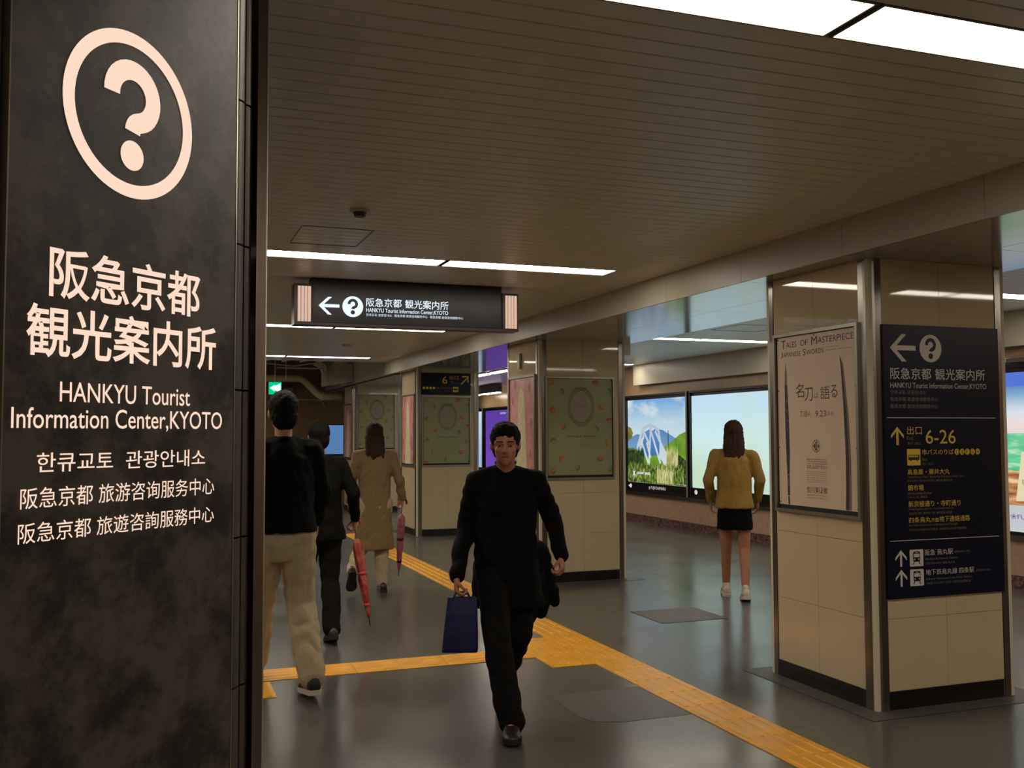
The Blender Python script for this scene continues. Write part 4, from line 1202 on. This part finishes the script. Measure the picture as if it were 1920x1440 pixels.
def hand(mb, P, wrist, direction, palm, side, curl=0.9, thumb=1.0):
    """direction: where the fingers point, palm: palm normal, side: towards the thumb (all local)"""
    w = P.w(wrist); d = P.d(direction).normalized(); s = P.d(side)
    s = (s - d * s.dot(d)).normalized(); n = d.cross(s)
    if n.dot(P.d(palm)) < 0: n = -n
    k = P.h
    mb.capsule(w + s * .016 * k, w + d * .070 * k + s * .024 * k, .017 * k, .015 * k, 10)
    mb.capsule(w, w + d * .075 * k, .017 * k, .015 * k, 10)
    mb.capsule(w - s * .014 * k, w + d * .070 * k - s * .024 * k, .017 * k, .014 * k, 10)
    for i, L in enumerate((.92, 1.0, .94, .76)):
        off = (.029 - .0195 * i) * k
        p = w + d * .078 * k + s * off
        q = 0.25 * curl
        for j, seg in enumerate((.040, .026, .020)):
            q += curl * (0.75 if j else 0.45)
            dd = d * math.cos(q) + n * math.sin(q)
            p2 = p + dd * seg * L * k
            mb.capsule(p, p2, (.0093 - .0008 * j) * k, (.0088 - .0008 * j) * k, 8)
            p = p2
    p = w + s * .024 * k + d * .018 * k
    p2 = p + (s * .55 + d * .6 + n * .35 * thumb).normalized() * .042 * k
    p3 = p2 + (d * .7 + n * .7 * thumb - s * .15).normalized() * .030 * k
    mb.capsule(p, p2, .0125 * k, .0105 * k, 8)
    mb.capsule(p2, p3, .0105 * k, .009 * k, 8)

def head(mb, P, c, fd, scale=1.0):
    """c: head centre (local), fd: facing direction (local)"""
    o = P.w(c); f = P.d(fd).normalized(); z = Vector((0, 0, 1)); z = (z - f * z.dot(f)).normalized(); l = z.cross(f)
    k = P.h * scale
    mb.ellipsoid(o + z * .025 * k - f * .008 * k, (l * .076 * k, f * .094 * k, z * .092 * k), 20, 14)
    mb.ellipsoid(o - z * .035 * k + f * .022 * k, (l * .060 * k, f * .070 * k, z * .078 * k), 18, 12)
    mb.capsule(o - z * .092 * k + f * .060 * k, o - z * .080 * k + f * .066 * k, .020 * k, .018 * k, 10)
    mb.capsule(o + z * .010 * k + f * .088 * k, o - z * .022 * k + f * .104 * k, .008 * k, .0125 * k, 8)
    mb.capsule(o - z * .026 * k + f * .094 * k + l * .010 * k, o - z * .026 * k + f * .094 * k - l * .010 * k, .009 * k, .009 * k, 8)
    for sgn in (-1, 1):
        mb.ellipsoid(o + l * sgn * .078 * k - z * .004 * k - f * .005 * k, (l * .010 * k, f * .018 * k, z * .031 * k), 10, 8)
        mb.ellipsoid(o + l * sgn * .034 * k - z * .022 * k + f * .062 * k, (l * .026 * k, f * .020 * k, z * .022 * k), 10, 8)
        mb.capsule(o + l * sgn * .014 * k + z * .024 * k + f * .085 * k, o + l * sgn * .050 * k + z * .022 * k + f * .068 * k, .010 * k, .009 * k, 8)
    return o, f, l, z, k

def face_bits(P, hd):
    o, f, l, z, k = hd
    e = MB(); p = MB(); br = MB()
    for sgn in (-1, 1):
        c = o + l * sgn * .031 * k + z * .006 * k + f * .0835 * k
        e.ellipsoid(c, (l * .0125 * k, f * .006 * k, z * .0048 * k), 12, 8)
        p.ellipsoid(c + f * .0045 * k, (l * .0052 * k, f * .004 * k, z * .0046 * k), 10, 8)
        br.capsule(o + l * sgn * .016 * k + z * .030 * k + f * .096 * k, o + l * sgn * .048 * k + z * .029 * k + f * .080 * k, .0035 * k, .003 * k, 6)
    e.build('eyes', M_eye, P.t, True); p.build('pupils', M_hair, P.t, True); br.build('eyebrows', M_hair, P.t, True)
    MB().capsule(o - z * .052 * k + f * .0885 * k + l * .018 * k, o - z * .052 * k + f * .0885 * k - l * .018 * k, .0055 * k, .0055 * k, 8).build('mouth', M_lip, P.t, True)

def hair_short(P, hd, m, vx=.007, seed=1):
    o, f, l, z, k = hd
    mb = MB()
    mb.ellipsoid(o + z * .040 * k - f * .020 * k, (l * .087 * k, f * .100 * k, z * .094 * k), 20, 14)
    mb.ellipsoid(o - z * .020 * k - f * .045 * k, (l * .078 * k, f * .062 * k, z * .085 * k), 18, 12)
    mb.ellipsoid(o + z * .088 * k + f * .035 * k, (l * .066 * k, f * .052 * k, z * .038 * k), 16, 10)
    return vox(mb, vx, 'hair', m, P.t, 2, (.004, 110, seed))

def shoe(P, ankle, fd, pitch, m_up, m_sole, L=.27, name='shoe'):
    """ankle: local position of the ankle joint; fd: toe direction; pitch > 0 lifts the heel"""
    a = P.w(ankle); f = P.d(fd).normalized(); z0 = Vector((0, 0, 1)); l = z0.cross(f)
    ff = f * math.cos(pitch) - z0 * math.sin(pitch)
    z = z0 * math.cos(pitch) + f * math.sin(pitch)
    k = P.h
    o = a - z * .085 * k
    secs = [(-.085, .020, .030, .060), (-.075, .033, .0, .085), (-.03, .038, .0, .105), (.02, .040, .0, .098), (.07, .046, .0, .074), (.12, .050, .0, .058), (.16, .044, .002, .046), (.185, .022, .008, .032)]
    rr = []
    for x, w, b, t in secs:
        c = o + ff * x * k
        rr.append([c + l * (w * k * math.cos(q)) + z * ((b + t) / 2 + (t - b) / 2 * math.sin(q)) * k for q in [2 * math.pi * i / 16 for i in range(16)]])
    mb = MB().loft(rr)
    mb.capsule(a + z * .012 * k - ff * .018 * k, a - z * .03 * k - ff * .01 * k, .040 * k, .042 * k, 14)
    up_ = vox(mb, .006, name, m_up, P.t, 2)
    sl = MB()
    out = []
    for x, w in ((-.093, .018), (-.085, .034), (-.03, .040), (.02, .041), (.08, .050), (.125, .053), (.165, .045), (.190, .024)):
        out.append((x, w))
    poly = [(x, w) for x, w in out] + [(x, -w) for x, w in reversed(out)]
    sl.prism(poly, lambda x, y, h: o + ff * x * k + l * y * k + z * h * k, -.002, .024)
    sl.build('sole', m_sole, up_)
    return up_

# ---------------- man walking towards the camera, blue bag in his right hand
def umbrella(label, top, tip, m, m2, grp=None):
    t = thing('umbrella', label, 'umbrella', tuple(tip))
    top, tip = Vector(top), Vector(tip)
    ax = (tip - top); L = ax.length; ax.normalize()
    u = Vector((0, 1, 0)); u = (u - ax * u.dot(ax)).normalized(); w = ax.cross(u)
    rr = []
    for s_, r in ((.16, .010), (.20, .030), (.24, .036), (.32, .034), (.42, .033), (.50, .029), (.56, .032), (.64, .029), (.74, .026), (.82, .020), (.90, .012), (.93, .006)):
        c = top + ax * s_ * L
        rr.append([c + (u * math.cos(q) + w * math.sin(q)) * r * (1 + .16 * math.sin(6 * q + s_ * 9)) for q in [2 * math.pi * i / 24 for i in range(24)]])
    can = MB().loft(rr).build('canopy', m, t, True)
    for s_ in (.50, .80):
        c = top + ax * s_ * L
        MB().tube([c - ax * .012, c + ax * .012], .034 if s_ < .6 else .024, 16).build('strap', m2, can, True)
    MB().tube([top + ax * .92 * L, tip], [.005, .0035], 8).build('tip', M_screw, t, True)
    MB().tube([top + ax * .02, top + ax * .17 * L], .005, 8).build('shaft', M_steel, t)
    hp = [top + ax * .03]
    for k in range(8):
        q = math.pi * k / 7
        hp.append(top - ax * (.0 + .025 * math.sin(q)) + w * (.022 - .022 * math.cos(q)))
    hp.append(top + w * .044 + ax * .02)
    MB().tube(hp, .009, 8).build('handle', m2, t, True)
    return t

def man_front():
    P = Person('man in a black coat striding toward the camera with a blue bag', (1.80, 5.02), (-.35, -.937), 1.60)
    neck, hc = (0.0, .05, 1.42), (0.0, .115, 1.535)
    sh = {1: (.168, .02, 1.335), -1: (-.168, .02, 1.325)}
    el = {1: (.272, -.10, 1.10), -1: (-.232, -.02, 1.05)}
    wr = {1: (.315, .02, .90), -1: (-.272, .17, .805)}
    hip = {1: (.085, 0, .86), -1: (-.085, 0, .86)}
    kn = {-1: (-.045, .26, .47), 1: (.075, -.05, .46)}
    an = {-1: (.030, .385, .085), 1: (-.015, -.235, .20)}
    b = MB()
    rings(b, P, [((0, -.01, .78), .08, .07), ((0, -.01, .86), .145, .10), ((0, 0, .98), .130, .095), ((0, .01, 1.12), .135, .10), ((0, .02, 1.24), .135, .10), ((0, .02, 1.31), .10, .07), ((0, .03, 1.38), .055, .055)])
    limb(b, P, [(0, .03, 1.36), hc], [.055, .050])
    hd = head(b, P, hc, (0, 1, -.12))
    for s_ in (1, -1):
        limb(b, P, [(0.08 * s_, .02, 1.31), sh[s_], el[s_], wr[s_]], [.032, .036, .034, .027])
        limb(b, P, [hip[s_], kn[s_], an[s_]], [.085, .055, .038])
        f = (0, 1, -.1) if s_ == -1 else (0, .75, -.66)
        limb(b, P, [an[s_], tuple(an[s_][i] + f[i] * .12 - (.05 if i == 2 else 0) for i in range(3))], [.036, .026])
    hand(b, P, wr[1], (.05, .35, -.95), (-1, 0.2, 0), (-.2, 1, .2), 1.35)
    hand(b, P, wr[-1], (0, .25, -1), (1, 0, 0), (.1, 1, .2), 1.45)
    vox(b, .0052, 'body', M_skin, P.t, 2)
    face_bits(P, hd)
    hair_short(P, hd, M_hair, .006, 3)
    j = MB()
    rings(j, P, [((.01, -.05, .615), .215, .165), ((.0, -.02, .74), .200, .155), ((0, 0, .92), .180, .140), ((0, .0, 1.08), .178, .135), ((0, .01, 1.22), .178, .132), ((0, .015, 1.31), .160, .112), ((0, .02, 1.365), .110, .085), ((0, .03, 1.41), .070, .068)])
    for s_ in (1, -1):
        wr2 = tuple(el[s_][i] + (wr[s_][i] - el[s_][i]) * .98 for i in range(3))
        limb(j, P, [(0.03 * s_, .02, 1.365), (.10 * s_, .02, 1.35), sh[s_], el[s_], wr2], [.058, .056, .062, .054, .043])
    # coat tail swinging out behind the left leg
    limb(j, P, [(.16, -.10, .90), (.245, -.20, .70), (.285, -.24, .60)], [.09, .055, .030])
    limb(j, P, [(.14, -.10, .80), (.200, -.20, .60), (.205, -.22, .53)], [.09, .055, .028])
    limb(j, P, [(.10, -.10, .75), (.14, -.18, .52)], [.08, .040])
    vox(j, .008, 'coat', M_jacket, P.t, 3, (.009, 26, 5))
    MB().tube([P.w((.052 * math.cos(q) , .045 + .055 * math.sin(q), 1.435 + .010 * math.sin(q))) for q in [2 * math.pi * k / 16 for k in range(17)]], .012 * P.h, 8).build('collar', M_collar, P.t, True)
    tr = MB()
    rings(tr, P, [((0, -.01, .72), .09, .09), ((0, -.01, .80), .155, .125), ((0, 0, .95), .15, .115)])
    for s_ in (1, -1):
        end = tuple(an[s_][i] + (kn[s_][i] - an[s_][i]) * -.02 for i in range(3))
        limb(tr, P, [hip[s_], kn[s_], end], [.098, .078, .072])
    vox(tr, .008, 'trousers', M_trouser, P.t, 3, (.008, 24, 9))
    shoe(P, (.030, .385, .085), (.03, 1, 0), -.10, M_shoe, M_void)
    shoe(P, (-.015, -.235, .20), (0, 1, 0), .75, M_shoe, M_void)
    hw = P.w((wr[-1][0], wr[-1][1] + .03, wr[-1][2] - .085))
    dz = hw.z - .70
    t = thing('shopping_bag', 'royal blue shopping bag carried by the man in the black coat', 'bag', (hw.x, hw.y, .38))
    M_blue = mat('royal_blue_bag', (15, 17, 74), 0.65, noise=0.08, nscale=10)
    l, f = P.l, P.f
    c = Vector((hw.x, hw.y, 0)) + l * .028
    rr = []
    for z, w, d_, ox in ((.405, .092, .040, .010), (.42, .093, .045, .008), (.50, .089, .046, .004), (.60, .082, .040, 0), (.675, .077, .022, -.004), (.682, .076, .020, -.004)):
        o = c + Vector((0, 0, z + dz)) - l * ox
        pts = []
        for q in [2 * math.pi * k / 20 for k in range(20)]:
            cx, cy = math.cos(q), math.sin(q)
            pw = .35
            pts.append(o + l * w * math.copysign(abs(cx) ** pw, cx) + f * d_ * math.copysign(abs(cy) ** pw, cy))
        rr.append(pts)
    MB().loft(rr).build('bag_body', M_blue, t)
    for sgn in (1, -1):
        a = c + Vector((0, 0, .670 + dz)) + f * .018 * sgn
        top_z = hw.z + .010
        MB().tube([a - l * .045, Vector((a.x, a.y, 0)) - l * .032 + Vector((0, 0, .70 + dz)), Vector((hw.x, hw.y, top_z)) + f * .006 * sgn, Vector((a.x, a.y, 0)) + l * .032 + Vector((0, 0, .70 + dz)), a + l * .045], .005, 6).build('handle', M_blue, t, True)
man_front()

def walker(label, base, heading, height, m_top, m_leg, m_hair, kn, an, wr, el, pitch, shoes, top='jacket', longhair=False, hem=.80, hemw=.185,
           legw=1.0, vx=.009, soles=None, girth=1.0, skirt=None, hand_ax=None, seed=2, faced=False, curl=(.6, .6), body_vx=.007, cuff=.07):
    P = Person(label, base, heading, height)
    hc = (0.0, .035, 1.575)
    sh = {1: (.168, 0, 1.365), -1: (-.168, 0, 1.365)}
    hip = {1: (.085, 0, .88), -1: (-.085, 0, .88)}
    b = MB()
    rings(b, P, [((0, 0, .80), .09, .07), ((0, 0, .88), .150, .10), ((0, 0, 1.0), .128, .09), ((0, 0, 1.14), .132, .095), ((0, 0, 1.26), .135, .095), ((0, 0, 1.34), .10, .07), ((0, 0, 1.41), .055, .052)])
    limb(b, P, [(0, .0, 1.39), hc], [.052, .048])
    hd = head(b, P, hc, (0, 1, -.05))
    for s_ in (1, -1):
        limb(b, P, [(0.08 * s_, 0, 1.33), sh[s_], el[s_], wr[s_]], [.030, .034, .032, .026])
        limb(b, P, [hip[s_], kn[s_], an[s_]], [.080, .054, .036])
        c, s2 = math.cos(pitch[s_]), math.sin(pitch[s_])
        limb(b, P, [an[s_], (an[s_][0], an[s_][1] + c * .12 - s2 * .04, an[s_][2] - s2 * .12 - .045)], [.034, .026])
        ha = (hand_ax or {}).get(s_, ((0, .25, -1), (-s_, 0, 0), (0, 1, .2)))
        hand(b, P, wr[s_], ha[0], ha[1], ha[2], curl[0] if s_ == 1 else curl[1])
    vox(b, body_vx, 'body', M_skin, P.t, 2)
    face_bits(P, hd)
    if longhair:
        o, f, l, z, k = hd
        h = MB()
        h.ellipsoid(o + z * .035 * k - f * .020 * k, (l * .090 * k, f * .102 * k, z * .098 * k), 20, 14)
        rr = []
        for zz, rx, ry, oy in ((-.30, .05, .022, -.085), (-.26, .085, .035, -.085), (-.15, .102, .045, -.075), (-.05, .098, .062, -.050), (.04, .088, .075, -.030)):
            oo = o + z * zz * k + f * oy * k
            rr.append([oo + l * rx * k * math.cos(q) + f * ry * k * math.sin(q) for q in [2 * math.pi * i / 20 for i in range(20)]])
        h.loft(rr)
        vox(h, .008, 'hair', m_hair, P.t, 2, (.006, 90, seed))
    else:
        hair_short(P, hd, m_hair, .007, seed)
    j = MB()
    g = girth
    hz = hem
    rings(j, P, [((0, 0, hz), hemw * g, .14 * g), ((0, 0, (hz + 1.02) / 2), .178 * g, .132 * g), ((0, 0, 1.04), .160 * g, .122 * g), ((0, 0, 1.2), .168 * g, .122 * g), ((0, 0, 1.32), .160 * g, .110), ((0, 0, 1.39), .11, .082), ((0, 0, 1.44), .066, .064)])
    for s_ in (1, -1):
        wr2 = tuple(el[s_][i] + (wr[s_][i] - el[s_][i]) * .97 for i in range(3))
        limb(j, P, [(.03 * s_, 0, 1.395), (0.10 * s_, 0, 1.375), sh[s_], el[s_], wr2], [.056, .053, .060, .051, .040])
    vox(j, vx, top, m_top, P.t, 3, (.008, 26, seed + 4))
    tr = MB()
    if skirt:
        rings(tr, P, [((0, 0, skirt), .17, .13), ((0, 0, .80), .165, .125), ((0, 0, 1.0), .140, .105)])
        vox(tr, vx, 'shorts', m_leg, P.t, 3, (.006, 26, seed + 7))
    else:
        rings(tr, P, [((0, 0, .74), .10, .09), ((0, 0, .84), .158, .12), ((0, 0, .98), .148, .11)])
        for s_ in (1, -1):
            end = tuple(an[s_][i] + (kn[s_][i] - an[s_][i]) * .02 for i in range(3))
            limb(tr, P, [hip[s_], kn[s_], end], [.100 * legw, .076 * legw, cuff * legw])
        vox(tr, .008, 'trousers', m_leg, P.t, 3, (.009, 24, seed + 7))
    for s_ in (1, -1):
        shoe(P, an[s_], (0, 1, 0), pitch[s_], shoes[0], shoes[1])
    return P

A0 = lambda s: {1: (.20, -.02, 1.10), -1: (-.20, -.02, 1.10)}
# man in beige trousers walking away
walker('man in a dark jacket and beige trousers walking away beside the black sign pillar', (.735, 5.93, .009), (-.08, 1), 1.75, M_jacket, M_beige, M_hair,
       kn={1: (.085, .20, .48), -1: (-.105, .01, .485)}, an={1: (.075, .42, .10), -1: (-.118, -.22, .115)},
       el={1: (.235, -.12, 1.12), -1: (-.245, .06, 1.12)}, wr={1: (.22, -.10, .88), -1: (-.235, .20, .93)},
       pitch={1: -.15, -1: .12}, shoes=(M_shoeb, M_sole), hem=.90, hemw=.19, legw=1.08, girth=1.05, seed=11)
# companion in black
P2 = walker('person all in black walking away behind the man in beige trousers', (1.165, 7.33), (.02, 1), 1.60, M_jacket, M_trouser, M_hair,
       kn={1: (.085, .16, .47), -1: (-.085, -.02, .485)}, an={1: (.08, .33, .10), -1: (-.085, -.16, .115)},
       el={1: (.225, -.05, 1.12), -1: (-.265, -.05, 1.13)}, wr={1: (.21, .02, .90), -1: (-.300, .10, .93)},
       pitch={1: -.1, -1: .25}, shoes=(M_shoe, M_void), hem=.78, hemw=.20, seed=21, girth=1.08, curl=(.6, 1.4))
hwp = P2.w((-.300, .13, .86))
M_red = mat('red_floral_umbrella', (140, 22, 30), 0.5, col2=(196, 104, 84), nscale=11)
M_red2 = mat('red_strap', (190, 60, 60), 0.5)
umbrella('folded red floral umbrella hanging from the hand of the person in black', hwp + Vector((0, 0, .03)), (1.545, 7.30, .085), M_red, M_red2)
# woman in camel coat
P3 = walker('long-haired woman in a camel coat and pale trousers walking away', (2.03, 9.42), (.10, 1), 1.62, M_coat, M_beige, M_hairb,
       kn={1: (.12, .02, .47), -1: (-.075, .03, .485)}, an={1: (.25, -.27, .24), -1: (-.085, -.02, .085)},
       el={1: (.235, .02, 1.12), -1: (-.25, -.02, 1.12)}, wr={1: (.24, .12, .90), -1: (-.295, .08, .92)},
       pitch={1: .85, -1: .05}, shoes=(M_shoe, M_shoe), top='coat', hem=.42, hemw=.205, longhair=True, seed=31, curl=(.6, 1.4), vx=.010, cuff=.06)
hwp = P3.w((-.298, .11, .85))
M_pur = mat('dusky_pink_umbrella', (150, 70, 84), 0.5, col2=(176, 110, 120), nscale=16)
umbrella('folded dusky pink umbrella in the right hand of the woman in the camel coat', hwp + Vector((0, 0, .03)), (2.30, 9.55, .115), M_pur, M_screw)
# far person in mustard top
walker('brown-haired woman in a mustard top and black shorts in the advert corridor', (5.02, 7.80), (.5, .87), 1.62, M_must, M_jacket, M_hairb,
       kn={1: (.08, .10, .47), -1: (-.085, -.01, .48)}, an={1: (.08, .20, .09), -1: (-.085, -.13, .10)},
       el={1: (.245, -.03, 1.13), -1: (-.245, .0, 1.13)}, wr={1: (.22, .10, .93), -1: (-.22, .10, .93)},
       pitch={1: -.05, -1: .18}, shoes=(M_sole, M_sole), top='sweater', hem=.86, hemw=.185, longhair=True, seed=41, girth=1.0, skirt=.66)
# person behind the nearest pillar, red shoe showing
walker('person in red shoes walking behind the nearest pillar, only one toe in view', (5.06, 5.13), (1, .03), 1.60, M_jacket, M_trouser, M_hair,
       kn={1: (.08, .18, .48), -1: (-.085, .0, .48)}, an={1: (.08, .245, .085), -1: (-.085, -.20, .12)},
       el={1: (.21, -.05, 1.12), -1: (-.21, -.02, 1.12)}, wr={1: (.20, .05, .92), -1: (-.20, .08, .92)},
       pitch={1: 0, -1: .3}, shoes=(M_reds, M_void), seed=51)

#ENDPEOPLE
settle()
for o_ in COL.objects:
    if o_.get('_done') is not None:
        del o_['_done']
